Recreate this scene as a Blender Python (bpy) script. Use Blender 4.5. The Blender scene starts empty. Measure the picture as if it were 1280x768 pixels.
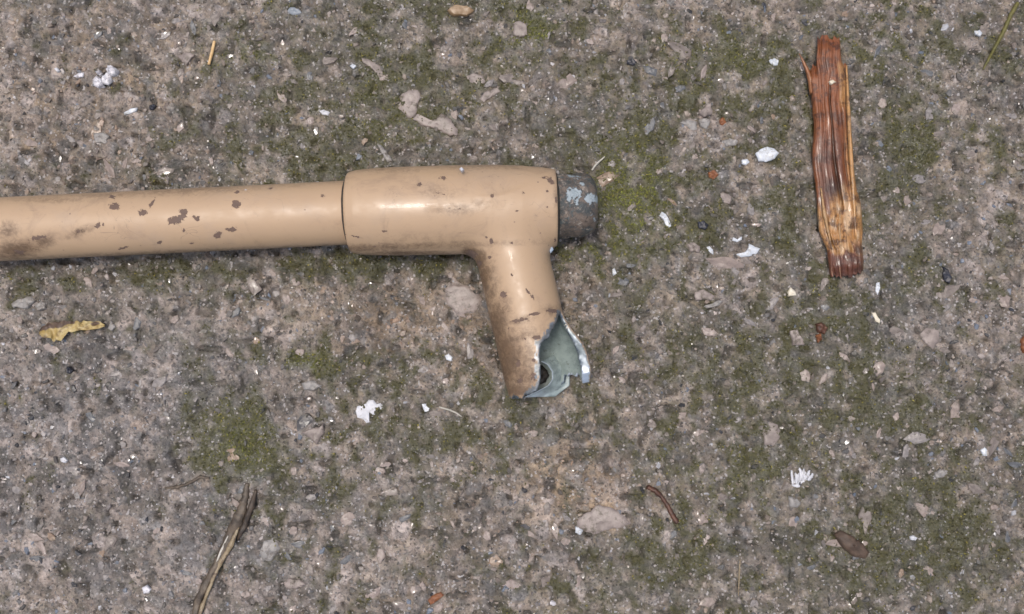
import bpy, math
import numpy as np
from mathutils import Vector

# ------------------------------------------------------------------ camera, sky, sun, exposure
S = bpy.context.scene
rng = np.random.default_rng(7)
PW, PH, FPX = 1280.0, 768.0, 1200.0          # photograph's frame and focal length in its pixels
TILT = math.radians(4.0)
DIST = 345.0                                  # mm from the lens to the ground at the frame's centre
cam_d = bpy.data.cameras.new("camera")
cam_d.sensor_width = 36.0
cam_d.lens = 36.0 * FPX / PW
cam_d.clip_start = 0.01
cam_d.clip_end = 100.0
cam = bpy.data.objects.new("camera", cam_d)
S.collection.objects.link(cam)
CAM = np.array([0.0, -DIST * math.sin(TILT), DIST * math.cos(TILT)])
cam.location = CAM * 0.001
cam.rotation_euler = (TILT, 0, 0)
S.camera = cam

SUN_DIR = np.array([-0.13, 0.06, 0.985]); SUN_DIR /= np.linalg.norm(SUN_DIR)
w = bpy.data.worlds.new("World"); S.world = w; w.use_nodes = True
nt = w.node_tree; bg = nt.nodes["Background"]
sky = nt.nodes.new("ShaderNodeTexSky"); sky.sky_type = 'NISHITA'
sky.sun_disc = False
sky.sun_elevation = math.asin(SUN_DIR[2])
sky.sun_rotation = math.atan2(SUN_DIR[0], SUN_DIR[1])
sky.air_density = 1.0; sky.dust_density = 5.0; sky.ozone_density = 1.0
nt.links.new(sky.outputs[0], bg.inputs[0]); bg.inputs[1].default_value = 0.15
sun_d = bpy.data.lights.new("sun", 'SUN'); sun_d.energy = 1.4
sun_d.angle = math.radians(10.0); sun_d.color = (1.0, 0.95, 0.89)
sun = bpy.data.objects.new("sun", sun_d); S.collection.objects.link(sun)
sun.rotation_euler = Vector(SUN_DIR).to_track_quat('Z', 'Y').to_euler()
S.view_settings.view_transform = 'Standard'; S.view_settings.look = 'None'
S.view_settings.exposure = 0.0; S.view_settings.gamma = 1.0
S.render.filter_size = 2.0

# ------------------------------------------------------------------ maths helpers
ct, st = math.cos(TILT), math.sin(TILT)
def at(px, py, z=0.0):
    """pixel of the photograph -> world point (mm) on the level z"""
    px = np.asarray(px, float); py = np.asarray(py, float)
    dx = (px - PW / 2) / FPX; dy = -(py - PH / 2) / FPX
    wy = dy * ct + st; wz = dy * st - ct
    t = (z - CAM[2]) / wz
    return np.stack([dx * t, CAM[1] + wy * t, np.broadcast_to(z, dx.shape) * 1.0 + 0 * dx], -1)
def proj(P):
    """world point (mm) -> pixel of the photograph (used to lay out stains by their measured places)"""
    d = P - CAM
    cy = d[..., 1] * ct + d[..., 2] * st
    cz = -(-d[..., 1] * st + d[..., 2] * ct)
    cz = np.where(cz < 5, 5, cz)
    return PW / 2 + FPX * d[..., 0] / cz, PH / 2 - FPX * cy / cz
TAB = rng.random((256, 256))
def vnoise(x, y, s, o=0):
    x = x / s + 17.3 * o + 1000; y = y / s + 9.7 * o + 1000
    ix = np.floor(x).astype(int); iy = np.floor(y).astype(int)
    fx = x - ix; fy = y - iy
    fx = fx * fx * (3 - 2 * fx); fy = fy * fy * (3 - 2 * fy)
    g = lambda a, b: TAB[(a + 37 * o) & 255, b & 255]
    return (g(ix, iy) * (1 - fx) + g(ix + 1, iy) * fx) * (1 - fy) + (g(ix, iy + 1) * (1 - fx) + g(ix + 1, iy + 1) * fx) * fy
def fbm(x, y, s, o=0, n=4):
    a = 0; t = 0; k = 1.0
    for i in range(n):
        a = a + k * vnoise(x * (0.8 + 0.1 * i) + y * 0.6, y * 0.8 - x * 0.6, s / 2.03 ** i, o + i); t += k; k *= 0.5
    return a / t
T1, T2, T3 = rng.random((256, 256)), rng.random((256, 256)), rng.random((256, 256))
def voronoi(x, y, s, o=0, stretch=1.0):
    x = x / s + 500 + 3.1 * o; y = y * stretch / s + 500 + 7.7 * o
    ix = np.floor(x).astype(int); iy = np.floor(y).astype(int)
    f1 = np.full(x.shape, 9.0); f2 = np.full(x.shape, 9.0); idr = np.zeros(x.shape)
    for a in (-1, 0, 1):
        for b in (-1, 0, 1):
            u = (ix + a + 31 * o) & 255; v = (iy + b + 11 * o) & 255
            px_ = ix + a + T1[u, v]; py_ = iy + b + T2[u, v]
            dx = np.abs(x - px_); dy = np.abs(y - py_)
            d = np.maximum(np.maximum(dx, dy), (dx + dy) * 0.72)          # angular cells, like crushed stone
            m = d < f1
            f2 = np.where(m, f1, np.minimum(f2, d)); idr = np.where(m, T3[u, v], idr); f1 = np.where(m, d, f1)
    return f1, f2, idr
def sstep(a, b, x):
    t = np.clip((x - a) / (b - a), 0, 1); return t * t * (3 - 2 * t)
def lerp(a, b, t):
    t = np.asarray(t)[..., None]; return a * (1 - t) + b * t

# ------------------------------------------------------------------ object helpers
def mesh_from(name, V, F, smooth=True):
    """V in mm (n,3); F either an (m,k) array or a list of arrays of mixed widths"""
    me = bpy.data.meshes.new(name)
    V = np.asarray(V, np.float32) * 0.001
    Fs = F if isinstance(F, list) else [F]
    Fs = [np.asarray(f, np.int32) for f in Fs if len(f)]
    loops = np.concatenate([f.ravel() for f in Fs])
    sizes = np.concatenate([np.full(len(f), f.shape[1], np.int32) for f in Fs])
    starts = np.concatenate([[0], np.cumsum(sizes)[:-1]]).astype(np.int32)
    me.vertices.add(len(V)); me.vertices.foreach_set("co", V.ravel())
    me.loops.add(len(loops)); me.loops.foreach_set("vertex_index", loops)
    me.polygons.add(len(sizes)); me.polygons.foreach_set("loop_start", starts)
    me.polygons.foreach_set("use_smooth", np.full(len(sizes), smooth))
    me.update(calc_edges=True); me.validate()
    return me
def attr(me, name, data):
    data = np.asarray(data, np.float32)
    if data.ndim == 2:
        a = me.attributes.new(name, 'FLOAT_COLOR', 'POINT')
        if data.shape[1] == 3: data = np.concatenate([data, np.ones((len(data), 1), np.float32)], 1)
        a.data.foreach_set("color", np.ascontiguousarray(data).ravel())
    else:
        a = me.attributes.new(name, 'FLOAT', 'POINT'); a.data.foreach_set("value", data)
def link(name, me, mat, parent=None):
    o = bpy.data.objects.new(name, me); S.collection.objects.link(o)
    if mat is not None and not me.materials: me.materials.append(mat)
    if parent is not None: o.parent = parent
    return o
def tag(o, label=None, cat=None, group=None, kind=None):
    if label: o["label"] = label
    if cat: o["category"] = cat
    if group: o["group"] = group
    if kind: o["kind"] = kind
    return o
def gridfaces(m, n, closed=False, off=0):
    i = np.arange(m - 1)[:, None]; j = np.arange(n if closed else n - 1)[None, :]
    j2 = (j + 1) % n
    return (np.stack([i * n + j, i * n + j2, (i + 1) * n + j2, (i + 1) * n + j], -1).reshape(-1, 4) + off)

# ------------------------------------------------------------------ material helpers
class NT:
    def __init__(s, name):
        s.m = bpy.data.materials.new(name); s.m.use_nodes = True; s.t = s.m.node_tree
        s.b = s.t.nodes["Principled BSDF"]
        s.co = s.t.nodes.new("ShaderNodeTexCoord").outputs["Object"]
    def n(s, typ, **k):
        o = s.t.nodes.new(typ)
        for a, v in k.items(): setattr(o, a, v)
        return o
    def put(s, sock, v):
        if isinstance(v, bpy.types.NodeSocket): s.t.links.new(v, sock)
        elif v is not None: sock.default_value = v
    def noise(s, scale, detail=4, rough=0.6, vec=None, dist=0.0, col=False):
        o = s.n("ShaderNodeTexNoise"); s.put(o.inputs["Vector"], vec or s.co)
        o.inputs["Scale"].default_value = scale; o.inputs["Detail"].default_value = detail
        o.inputs["Roughness"].default_value = rough; o.inputs["Distortion"].default_value = dist
        return o.outputs["Color" if col else "Fac"]
    def voro(s, scale, feat='F1', out="Color", vec=None, rnd=1.0):
        o = s.n("ShaderNodeTexVoronoi"); o.feature = feat; s.put(o.inputs["Vector"], vec or s.co)
        o.inputs["Scale"].default_value = scale; o.inputs["Randomness"].default_value = rnd
        return o.outputs[out]
    def at(s, name, col=False):
        o = s.n("ShaderNodeAttribute"); o.attribute_name = name
        return o.outputs["Color" if col else "Fac"]
    def math(s, op, a, b=None, c=None, clamp=False):
        o = s.n("ShaderNodeMath", operation=op); o.use_clamp = clamp
        s.put(o.inputs[0], a); s.put(o.inputs[1], b)
        if c is not None: s.put(o.inputs[2], c)
        return o.outputs[0]
    def rng(s, v, a, b, c=0.0, d=1.0, smooth=True):
        o = s.n("ShaderNodeMapRange"); o.interpolation_type = 'SMOOTHSTEP' if smooth else 'LINEAR'
        s.put(o.inputs[0], v)
        for i, q in enumerate((a, b, c, d)): s.put(o.inputs[1 + i], q)
        return o.outputs[0]
    def mix(s, f, a, b, op='MIX'):
        o = s.n("ShaderNodeMix", data_type='RGBA', blend_type=op)
        s.put(o.inputs[0], f)
        for k, v in ((6, a), (7, b)):
            if isinstance(v, tuple): v = (*v, 1.0) if len(v) == 3 else v
            s.put(o.inputs[k], v)
        return o.outputs[2]
    def grey(s, v):
        o = s.n("ShaderNodeCombineColor")
        for i in range(3): s.put(o.inputs[i], v)
        return o.outputs[0]
    def stretch(s, sc):
        o = s.n("ShaderNodeMapping"); s.put(o.inputs["Vector"], s.co); o.inputs["Scale"].default_value = sc
        return o.outputs[0]
    def bump(s, h, dist, strength=1.0, prev=None):
        o = s.n("ShaderNodeBump"); o.inputs["Strength"].default_value = strength
        o.inputs["Distance"].default_value = dist; s.put(o.inputs["Height"], h)
        if prev is not None: s.put(o.inputs["Normal"], prev)
        return o.outputs[0]
    def out(s, col=None, rough=None, normal=None, metal=None, spec=None, coat=None, coat_r=None, trans=None):
        b = s.b
        if isinstance(col, tuple): col = (*col, 1.0)
        for k, v in (("Base Color", col), ("Roughness", rough), ("Normal", normal), ("Metallic", metal),
                     ("Specular IOR Level", spec), ("Coat Weight", coat), ("Coat Roughness", coat_r)):
            if v is not None: s.put(b.inputs[k], v)
        return s.m

# ground: colours come from the cell map stored on the sheet, finer grain from nodes
g = NT("mossy_wet_concrete")
cc = g.at("tint", True); ms = g.at("moss")
warp = g.mix(0.0012, g.co, g.noise(500, 3, col=True), 'ADD')
v1 = g.voro(620, vec=warp); v2 = g.voro(1500, vec=warp)
sep = g.n("ShaderNodeSeparateColor"); g.put(sep.inputs[0], v1)
sep2 = g.n("ShaderNodeSeparateColor"); g.put(sep2.inputs[0], v2)
k1 = g.rng(sep.outputs[0], 0, 1, 0.76, 1.25, False)
k2 = g.rng(sep2.outputs[0], 0, 1, 0.82, 1.18, False)
k3 = g.rng(g.noise(2500, 3), 0.3, 0.7, 0.8, 1.2, False)
kk = g.math('MULTIPLY', g.math('MULTIPLY', k1, k2), k3)
col = g.mix(1.0, cc, g.grey(kk), 'MULTIPLY')
col = g.mix(g.rng(sep2.outputs[1], 0.955, 0.97), col, (0.40, 0.37, 0.35))
col = g.mix(g.math('MULTIPLY', g.rng(sep2.outputs[2], 0.9, 0.94), 0.7), col, (0.03, 0.027, 0.024))
mn = g.noise(900, 4, 0.7)
mcol = g.mix(g.noise(1600, 3, 0.7), (0.028, 0.026, 0.013), (0.13, 0.122, 0.045))
mf = g.rng(g.math('ADD', ms, g.math('MULTIPLY', g.math('SUBTRACT', mn, 0.5), 1.5)), 0.35, 1.0)
col = g.mix(g.math('MULTIPLY', mf, 0.72), col, mcol)
hn = g.math('ADD', g.math('MULTIPLY', sep.outputs[1], 0.6), g.math('MULTIPLY', g.noise(1800, 4, 0.75), 1.0))
nb = g.bump(hn, 0.0005, 0.8)
MAT_GROUND = g.out(col, g.rng(sep2.outputs[0], 0.12, 0.5, 0.05, 0.6, False), nb, spec=0.5, coat=g.math('MULTIPLY', g.rng(g.noise(220, 3), .45, .6), .8), coat_r=0.04)
MAT_GROUND.node_tree.links.new(g.bump(g.noise(1400, 2, .5), 0.0007, 1.0), g.b.inputs['Coat Normal'])

def stone_mat(name, by_object):
    s = NT(name)
    if by_object:
        oi = s.n("ShaderNodeObjectInfo"); r = s.n("ShaderNodeValToRGB"); s.put(r.inputs[0], oi.outputs["Random"])
        cols = [(0.0, (0.31, 0.25, 0.215)), (0.25, (0.22, 0.185, 0.16)), (0.5, (0.35, 0.285, 0.25)), (0.66, (0.13, 0.135, 0.14)),
                (0.8, (0.26, 0.235, 0.22)), (0.93, (0.27, 0.19, 0.13)), (0.97, (0.05, 0.05, 0.055))]
        r.color_ramp.interpolation = 'CONSTANT'
        while len(r.color_ramp.elements) < len(cols): r.color_ramp.elements.new(0.5)
        for e, (p, c) in zip(r.color_ramp.elements, cols): e.position = p; e.color = (*c, 1)
        base = r.outputs[0]
    else:
        base = s.at("tint", True)
    k = s.rng(s.noise(600, 5, 0.8), 0.25, 0.75, 0.5, 1.35, False)
    c = s.mix(1.0, base, s.grey(k), 'MULTIPLY')
    c = s.mix(s.rng(s.noise(260, 5, 0.75), 0.52, 0.68, 0, 0.8), c, (0.085, 0.075, 0.045))
    return s.out(c, s.rng(s.noise(900, 2), 0.38, 0.62, 0.06, 0.6), s.bump(s.noise(1500, 4, 0.7), 0.0003, 0.7), spec=0.5, coat=s.math('MULTIPLY', s.rng(s.noise(300, 2), .45, .6), .8), coat_r=0.04)
MAT_STONE = stone_mat("aggregate_stone", True)
MAT_GRIT = stone_mat("fine_grit", False)
m = NT("moss_leaves")
MAT_MOSS = m.out(m.mix(1.0, m.at("tint", True), m.grey(m.rng(m.noise(900, 3), 0.3, 0.7, 0.6, 1.4, False)), 'MULTIPLY'), 0.55, spec=0.3)

# tan gloss paint over metal, with chips, grime and scratches where the pipe has them
def paint_mat():
    p = NT("tan_gloss_paint")
    chip = p.at("chip"); dirt = p.at("dirt"); bare = p.at("bare"); rim = p.at("rim")
    c = p.mix(p.noise(45, 4), (0.515, 0.36, 0.225), (0.45, 0.31, 0.19))
    c = p.mix(p.rng(p.noise(90, 6, 0.75, dist=.8), 0.5, 0.72, 0, 0.45), c, (0.29, 0.20, 0.135))
    c = p.mix(p.rng(p.noise(38, 5, 0.7), 0.5, 0.7, 0, 0.4), c, (0.42, 0.31, 0.22))
    fs = p.noise(1.0, 3, 0.6, vec=p.stretch((60, 2600, 2600)))
    c = p.mix(p.math('MULTIPLY', p.rng(fs, 0.66, 0.7), p.rng(p.noise(70, 3), 0.5, 0.6, 0, .5)), c, (0.24, 0.17, 0.12))
    nz = p.noise(520, 5, 0.75, dist=0.6); nz2 = p.noise(1100, 3, 0.6)
    streak = p.noise(1.0, 4, 0.7, vec=p.stretch((120, 420, 420)))
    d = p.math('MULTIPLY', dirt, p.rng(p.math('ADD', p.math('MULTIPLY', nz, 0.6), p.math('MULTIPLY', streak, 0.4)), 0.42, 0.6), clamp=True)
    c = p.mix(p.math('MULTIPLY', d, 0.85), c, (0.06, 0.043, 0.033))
    haze = p.rng(p.math('ADD', dirt, p.math('MULTIPLY', p.math('SUBTRACT', nz, 0.5), 0.8)), 0.05, 0.95, 0.0, 0.88)
    haze = p.math('MULTIPLY', haze, p.rng(dirt, 0.0, 0.15))
    c = p.mix(haze, c, p.mix(p.noise(200, 4, .7), (0.075, 0.05, 0.034), (0.20, 0.118, 0.058)))
    # faint specks and hairline scratches everywhere
    sp = p.rng(p.voro(330, out="Distance"), 0.07, 0.12, 1, 0)
    spk = p.math('MULTIPLY', sp, p.rng(p.noise(60, 2), 0.5, 0.6))
    c = p.mix(p.math('MULTIPLY', spk, 0.7), c, (0.15, 0.1, 0.08))
    sc = p.n("ShaderNodeTexNoise"); sc.inputs["Scale"].default_value = 60; sc.inputs["Detail"].default_value = 3; sc.inputs["Distortion"].default_value = 1.5
    p.put(sc.inputs["Vector"], p.co)
    scr = p.rng(p.math('ABSOLUTE', p.math('SUBTRACT', sc.outputs["Fac"], 0.5)), 0.0, 0.0035, 1, 0)
    c = p.mix(p.math('MULTIPLY', scr, p.rng(p.noise(35, 3), 0.52, 0.6, 0, 0.55)), c, (0.16, 0.12, 0.09))
    cm = p.rng(p.math('ADD', chip, p.math('MULTIPLY', p.math('SUBTRACT', p.math('ADD', p.math('MULTIPLY', nz, .6), p.math('MULTIPLY', nz2, .4)), 0.5), 2.6)), 0.42, 0.48)
    cm = p.math('MULTIPLY', cm, p.rng(chip, 0.02, 0.12))
    c = p.mix(cm, c, p.mix(nz, (0.085, 0.06, 0.05), (0.22, 0.14, 0.10)))
    metal_c = p.mix(p.rng(p.noise(260, 4, 0.7), 0.35, 0.65), (0.20, 0.25, 0.235), (0.29, 0.35, 0.33))
    metal_c = p.mix(p.rng(p.noise(420, 5, 0.8), 0.55, 0.7, 0, 0.6), metal_c, (0.05, 0.05, 0.04))
    c = p.mix(bare, c, metal_c)
    rimc = p.mix(p.rng(p.noise(300, 4), 0.35, 0.7), (0.13, 0.16, 0.175), (0.34, 0.39, 0.43))
    rimc = p.mix(p.at('bright'), rimc, (0.72, 0.78, 0.84))
    c = p.mix(rim, c, rimc)
    anyb = p.math('MAXIMUM', bare, rim)
    orange = p.rng(p.math('MULTIPLY', p.voro(700, out="Distance"), 1.0), 0, 1, 0, 1)
    h = p.math('SUBTRACT', p.math('MULTIPLY', p.noise(260, 4, 0.5), 0.35), p.math('MULTIPLY', cm, 1.0))
    h = p.math('ADD', p.math('SUBTRACT', h, p.math('MULTIPLY', d, 0.15)), p.math('MULTIPLY', p.noise(75, 3), 1.1))
    nb = p.bump(h, 0.00016, 0.8)
    r = p.mix(anyb, p.grey(p.rng(p.noise(120, 5, .7), 0.35, 0.65, 0.34, 0.55)), p.grey(0.38))
    r = p.math('ADD', r, p.math('MULTIPLY', p.math('MAXIMUM', cm, d), 0.35), clamp=True)
    notp = p.math('SUBTRACT', 1.0, p.math('MAXIMUM', p.math('MAXIMUM', cm, p.math('MULTIPLY', d, 0.8)), anyb), clamp=True)
    return p.out(c, r, nb, metal=p.math('MULTIPLY', rim, 0.75), spec=0.6, coat=p.math('MULTIPLY', notp, p.rng(p.noise(110, 3), 0.47, 0.62, 0.0, 0.11)), coat_r=0.06)
MAT_PAINT = paint_mat()

p = NT("corroded_metal")
zz = p.at("fresh"); nz = p.noise(330, 5, 0.75); nzb = p.noise(170, 5, 0.7)
c = p.mix(p.rng(nzb, 0.42, 0.58), (0.06, 0.066, 0.064), (0.165, 0.128, 0.10))
c = p.mix(p.rng(p.noise(240, 4, 0.7, dist=1.0), 0.56, 0.64), c, (0.085, 0.105, 0.105))
c = p.mix(p.rng(p.noise(360, 5, 0.8), 0.56, 0.62), c, (0.34, 0.29, 0.24))
c = p.mix(p.rng(p.noise(430, 5, 0.8, dist=.5), 0.6, 0.66), c, (0.03, 0.027, 0.022))
fm = p.rng(p.math('ADD', zz, p.math('MULTIPLY', p.math('SUBTRACT', nz, 0.5), 2.6)), 0.5, 0.56)
fm = p.math('MULTIPLY', fm, p.rng(zz, 0.02, 0.1))
c = p.mix(fm, c, p.mix(nz, (0.22, 0.28, 0.30), (0.46, 0.52, 0.55)))
MAT_CORRODED = p.out(c, p.rng(nz, 0.3, 0.7, 0.3, 0.6), p.bump(p.math('ADD', p.noise(600, 5, 0.7), p.math('MULTIPLY', fm, .6)), 0.0009, 0.9), spec=0.6)

p = NT("dark_sealant_and_shade") 
MAT_SEAL_SHADE = p.out((0.045, 0.038, 0.03), 0.6, p.bump(p.noise(900, 3), 0.0003))

# wet splintered wood
p = NT("wet_splintered_wood")
gr = p.noise(1.0, 5, 0.65, vec=p.stretch((1200, 150, 1200)), dist=.4); gr2 = p.noise(1.0, 4, 0.7, vec=p.stretch((550, 45, 550)))
k = p.rng(p.math('ADD', p.math('MULTIPLY', gr, 0.6), p.math('MULTIPLY', gr2, 0.4)), 0.3, 0.7, 0.68, 1.28, False)
c = p.mix(1.0, p.at("tint", True), p.grey(k), 'MULTIPLY')
c = p.mix(p.rng(p.noise(200, 6, 0.75), 0.48, 0.6, 0, 0.75), c, (0.055, 0.02, 0.011))
MAT_WOOD = p.out(c, p.rng(gr, 0.3, 0.7, 0.22, 0.5), p.bump(p.math('ADD', gr, p.noise(350, 4, .7)), 0.0006, 0.8), spec=0.5, coat=0.38, coat_r=0.14)

def simple(name, a, b, scale=500, rough=0.45, bumpd=0.0003, spots=None, spec=0.5):
    p = NT(name); n = p.noise(scale, 5, 0.7)
    c = p.mix(p.rng(n, 0.32, 0.68), a, b)
    if spots: c = p.mix(p.rng(p.noise(scale * 1.6, 6, 0.8), 0.5, 0.64), c, spots)
    return p.out(c, rough, p.bump(p.noise(scale * 2, 4, 0.7), bumpd, 0.8), spec=spec)
MAT_WHITE = simple("chalky_white_paint", (0.52, 0.53, 0.56), (0.70, 0.70, 0.72), 300, 0.5, spots=(0.38, 0.37, 0.35))
MAT_WHITED = simple("dirty_white_flake", (0.5, 0.49, 0.52), (0.86, 0.85, 0.87), 450, 0.4, spots=(0.28, 0.25, 0.25))
MAT_SHELL = simple("shell_white", (0.50, 0.54, 0.58), (0.72, 0.75, 0.78), 350, 0.25, spots=(0.36, 0.36, 0.34))
MAT_CREAM = simple("cream_chip", (0.6, 0.53, 0.38), (0.74, 0.68, 0.55), 350, 0.4)
MAT_LEAF = simple("dry_yellow_leaf", (0.52, 0.39, 0.10), (0.63, 0.53, 0.24), 330, 0.5, spots=(0.10, 0.065, 0.04))
MAT_STRAW = simple("pale_straw", (0.60, 0.38, 0.16), (0.78, 0.55, 0.28), 300, 0.45)
MAT_STEM = simple("dry_grey_stem", (0.05, 0.038, 0.027), (0.15, 0.115, 0.08), 300, 0.5, spots=(0.04, 0.028, 0.02))
MAT_STEMP = simple("pale_stem", (0.22, 0.165, 0.09), (0.34, 0.27, 0.17), 300, 0.4, spots=(0.12, 0.08, 0.05))
MAT_TWIG = simple("dark_red_twig", (0.045, 0.02, 0.013), (0.13, 0.055, 0.03), 500, 0.4)
MAT_GREEN = simple("olive_stem", (0.10, 0.095, 0.02), (0.18, 0.155, 0.045), 400, 0.5)
MAT_HUSKD = simple("dark_rotten_stem", (0.025, 0.018, 0.013), (0.085, 0.06, 0.04), 400, 0.5)
MAT_HUSK = simple("brown_husk", (0.06, 0.04, 0.028), (0.12, 0.078, 0.052), 350, 0.6)
MAT_RUST = simple("orange_brown_leaf", (0.15, 0.05, 0.02), (0.29, 0.115, 0.045), 400, 0.4)
MAT_BLUE = simple("blue_grey_stone", (0.19, 0.22, 0.25), (0.29, 0.32, 0.35), 400, 0.35)
MAT_GREY = simple("pale_grey_stone", (0.22, 0.21, 0.195), (0.33, 0.31, 0.29), 300, 0.4, spots=(0.13, 0.11, 0.09))
MAT_PINK = simple("pinkish_grey_stone", (0.20, 0.165, 0.145), (0.33, 0.275, 0.245), 190, 0.4, spots=(0.10, 0.082, 0.058))
MAT_BROWNP = simple("brown_pebble", (0.22, 0.14, 0.07), (0.38, 0.27, 0.17), 200, 0.35)
MAT_DARK = simple("black_stone", (0.018, 0.018, 0.022), (0.04, 0.042, 0.055), 400, 0.25)
MAT_FIBRE = simple("pale_fibre", (0.42, 0.40, 0.33), (0.6, 0.57, 0.5), 400, 0.4)
MAT_SKY = simple("sky_blue_paint_fleck", (0.27, 0.35, 0.45), (0.33, 0.41, 0.5), 500, 0.3)

# ------------------------------------------------------------------ ground fields
# moss blobs: photo x, y, radius x, radius y, amount
MOSS = [(300,70,60,35,.5),(320,190,110,55,.55),(480,90,80,60,.45),(450,160,80,50,.6),(600,130,70,60,.45),(665,40,50,35,.7),(690,110,60,60,.4),
 (795,245,60,75,1.2),(735,320,55,28,.8),(900,85,80,40,.55),(850,150,60,50,.35),(1090,60,90,60,.55),(1190,160,90,60,.5),(1240,50,60,60,.25),
 (980,250,45,120,.45),(1110,250,60,150,.3),(1050,400,80,50,.55),(970,190,50,60,.35),(1180,600,160,110,.3),(1060,620,120,90,.3),(890,600,80,50,.6),
 (870,470,70,80,.4),(1020,480,90,60,.4),(1100,500,60,50,.45),(302,552,55,50,1.5),(385,452,40,24,.8),(460,480,70,70,.5),(215,465,75,50,.35),
 (60,345,120,18,.65),(260,335,120,12,.55),(500,328,110,16,.8),(440,345,50,30,.3),(640,530,90,40,.55),(745,440,50,70,.4),(620,500,60,25,.5),
 (560,560,90,60,.35),(380,680,90,90,.3),(980,700,120,60,.35),(1200,700,110,90,.35),(800,700,90,60,.25),(170,75,40,35,.3),(700,20,60,30,.3),
 (930,330,70,60,.25),(810,360,60,40,.2),(545,10,80,20,.5),(120,225,90,20,.25),(480,215,90,18,.6),(620,205,80,10,.4),(760,730,60,40,.2),(20,10,60,25,.2)]
BARE = [(90,120,180,120,.55),(110,20,120,40,.3),(520,410,110,60,.6),(770,370,90,45,.4),(700,590,130,60,.5),(100,560,220,180,.45),(80,700,200,120,.5),
 (745,620,70,40,.3),(360,120,60,60,.1),(850,20,110,40,.25),(1180,430,90,40,.3),(560,40,60,30,.3),(950,230,40,50,.2),(230,640,90,90,.3),(300,430,70,50,.3)]
TAN = [(480,400,80,60,.8),(745,610,60,60,.9),(90,130,200,120,.45),(590,430,40,60,.7),(690,570,110,60,.5),(720,345,60,40,.5),(800,60,90,60,.3),(1050,390,70,50,.3)]
COOL = [(100,600,260,220,.8),(210,460,120,80,.6),(30,480,90,90,.5),(350,700,150,100,.5),(1150,350,110,100,.25),(820,720,120,60,.4),(1100,430,200,80,.3)]
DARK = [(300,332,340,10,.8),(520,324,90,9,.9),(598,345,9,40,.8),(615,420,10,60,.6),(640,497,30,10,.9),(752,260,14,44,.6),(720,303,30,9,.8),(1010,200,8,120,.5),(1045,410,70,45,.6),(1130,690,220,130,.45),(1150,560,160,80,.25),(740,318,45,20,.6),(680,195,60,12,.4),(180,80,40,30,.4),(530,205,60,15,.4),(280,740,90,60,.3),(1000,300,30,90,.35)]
LUSH = [(302,552,38,38,.2),(795,250,35,50,.3),(790,245,45,60,1.1),(735,315,40,20,.7),(302,552,45,45,.6),(665,40,45,30,.8),(385,452,30,18,.9),(905,80,60,35,.5),(300,70,45,25,.6),(470,140,60,60,.35),(1190,165,60,40,.3),(1100,55,60,40,.3),(890,600,60,40,.35)]
def field(px, py, blobs):
    a = np.zeros(px.shape)
    for bx, by, rx, ry, k in blobs:
        q = ((px - bx) / rx) ** 2 + ((py - by) / ry) ** 2
        a = a + k * np.exp(-q * 0.9)
    return a
def ground_fields(x, y):
    px, py = proj(np.stack([x, y, 0 * x], -1))
    big = fbm(x, y, 26, 1, 4); mid = fbm(x, y, 7, 5, 4)
    inside = sstep(-250, 0, px) * (1 - sstep(1280, 1500, px)) * sstep(-250, 0, py) * (1 - sstep(768, 1000, py))
    mo = 0.9 * field(px, py, MOSS) - 0.55 * field(px, py, BARE) + 0.05 + 0.25 * (1 - inside)
    fine = fbm(x, y, 3.2, 6, 3)
    mo = mo + 0.05 * sstep(350, 800, px)
    algae = np.clip(mo * 1.0 + 0.9 * (big - 0.45) + 1.2 * (mid - .5) + .8 * (fine - .5), 0, 1)
    moss = np.clip(mo * 0.9 - .05 + 1.9 * (mid - 0.5) + 1.8 * (fine - 0.5) + 0.5 * (big - 0.5), 0, 1)
    tan = np.clip(field(px, py, TAN) + 1.0 * (fbm(x, y, 14, 9) - 0.55), 0, 1)
    cool = np.clip(field(px, py, COOL) + 1.0 * (fbm(x, y, 18, 12) - 0.5), 0, 1)
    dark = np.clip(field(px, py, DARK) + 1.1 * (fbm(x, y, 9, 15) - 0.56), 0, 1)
    return moss, tan, cool, dark, algae
def ground_height(x, y, moss):
    h = 3.2 * (fbm(x, y, 45, 20, 3) - 0.5) + 1.6 * (fbm(x, y, 9, 24, 4) - 0.5)
    wx = x + 1.6 * (vnoise(x, y, 2.2, 30) - .5); wy = y + 1.6 * (vnoise(x, y, 2.2, 31) - .5)
    f1, f2, r1 = voronoi(wx, wy, 5.2, 1); e1 = sstep(0.02, 0.22, f2 - f1)
    g1, g2, r2 = voronoi(wx, wy, 2.3, 2); e2 = sstep(0.02, 0.3, g2 - g1)
    s1 = (r1 > 0.55); s2 = (r2 > 0.4)
    h = h + e1 * s1 * (0.25 + 0.9 * (r1 - .5)) * (1 - 0.6 * moss)
    h = h + e2 * s2 * (0.45 * r2) * np.where(s1 & (e1 > .5), 0.25, 1)
    h = h - 0.35 * (vnoise(x, y, 1.3, 40) - .5) + 1.3 * sstep(.35, 1, moss) * vnoise(x, y, 1.9, 41)
    pits = sstep(0.74, 0.86, vnoise(x, y, 3.1, 44)); h = h - 1.3 * pits
    return h, (e1 * s1, r1, e2 * s2, r2, pits)
def axis_coords(lim, step, far):
    c = list(np.arange(-lim, lim + 1e-6, step)); d = step; v = lim; ext = []
    while v < far: d *= 1.16; v += d; ext.append(v)
    return np.array([-q for q in ext[::-1]] + c + ext)
STEP = 0.55
gx = axis_coords(215.6, STEP, 4000); gy = axis_coords(143, STEP, 4000)
X, Y = np.meshgrid(gx, gy, indexing='ij')
moss, tan, cool, dark, algae = ground_fields(X, Y)
H, (e1, r1, e2, r2, pits) = ground_height(X, Y, moss)
C = np.array
col = np.broadcast_to(C([0.196, 0.155, 0.110]), X.shape + (3,)).copy()
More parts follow.
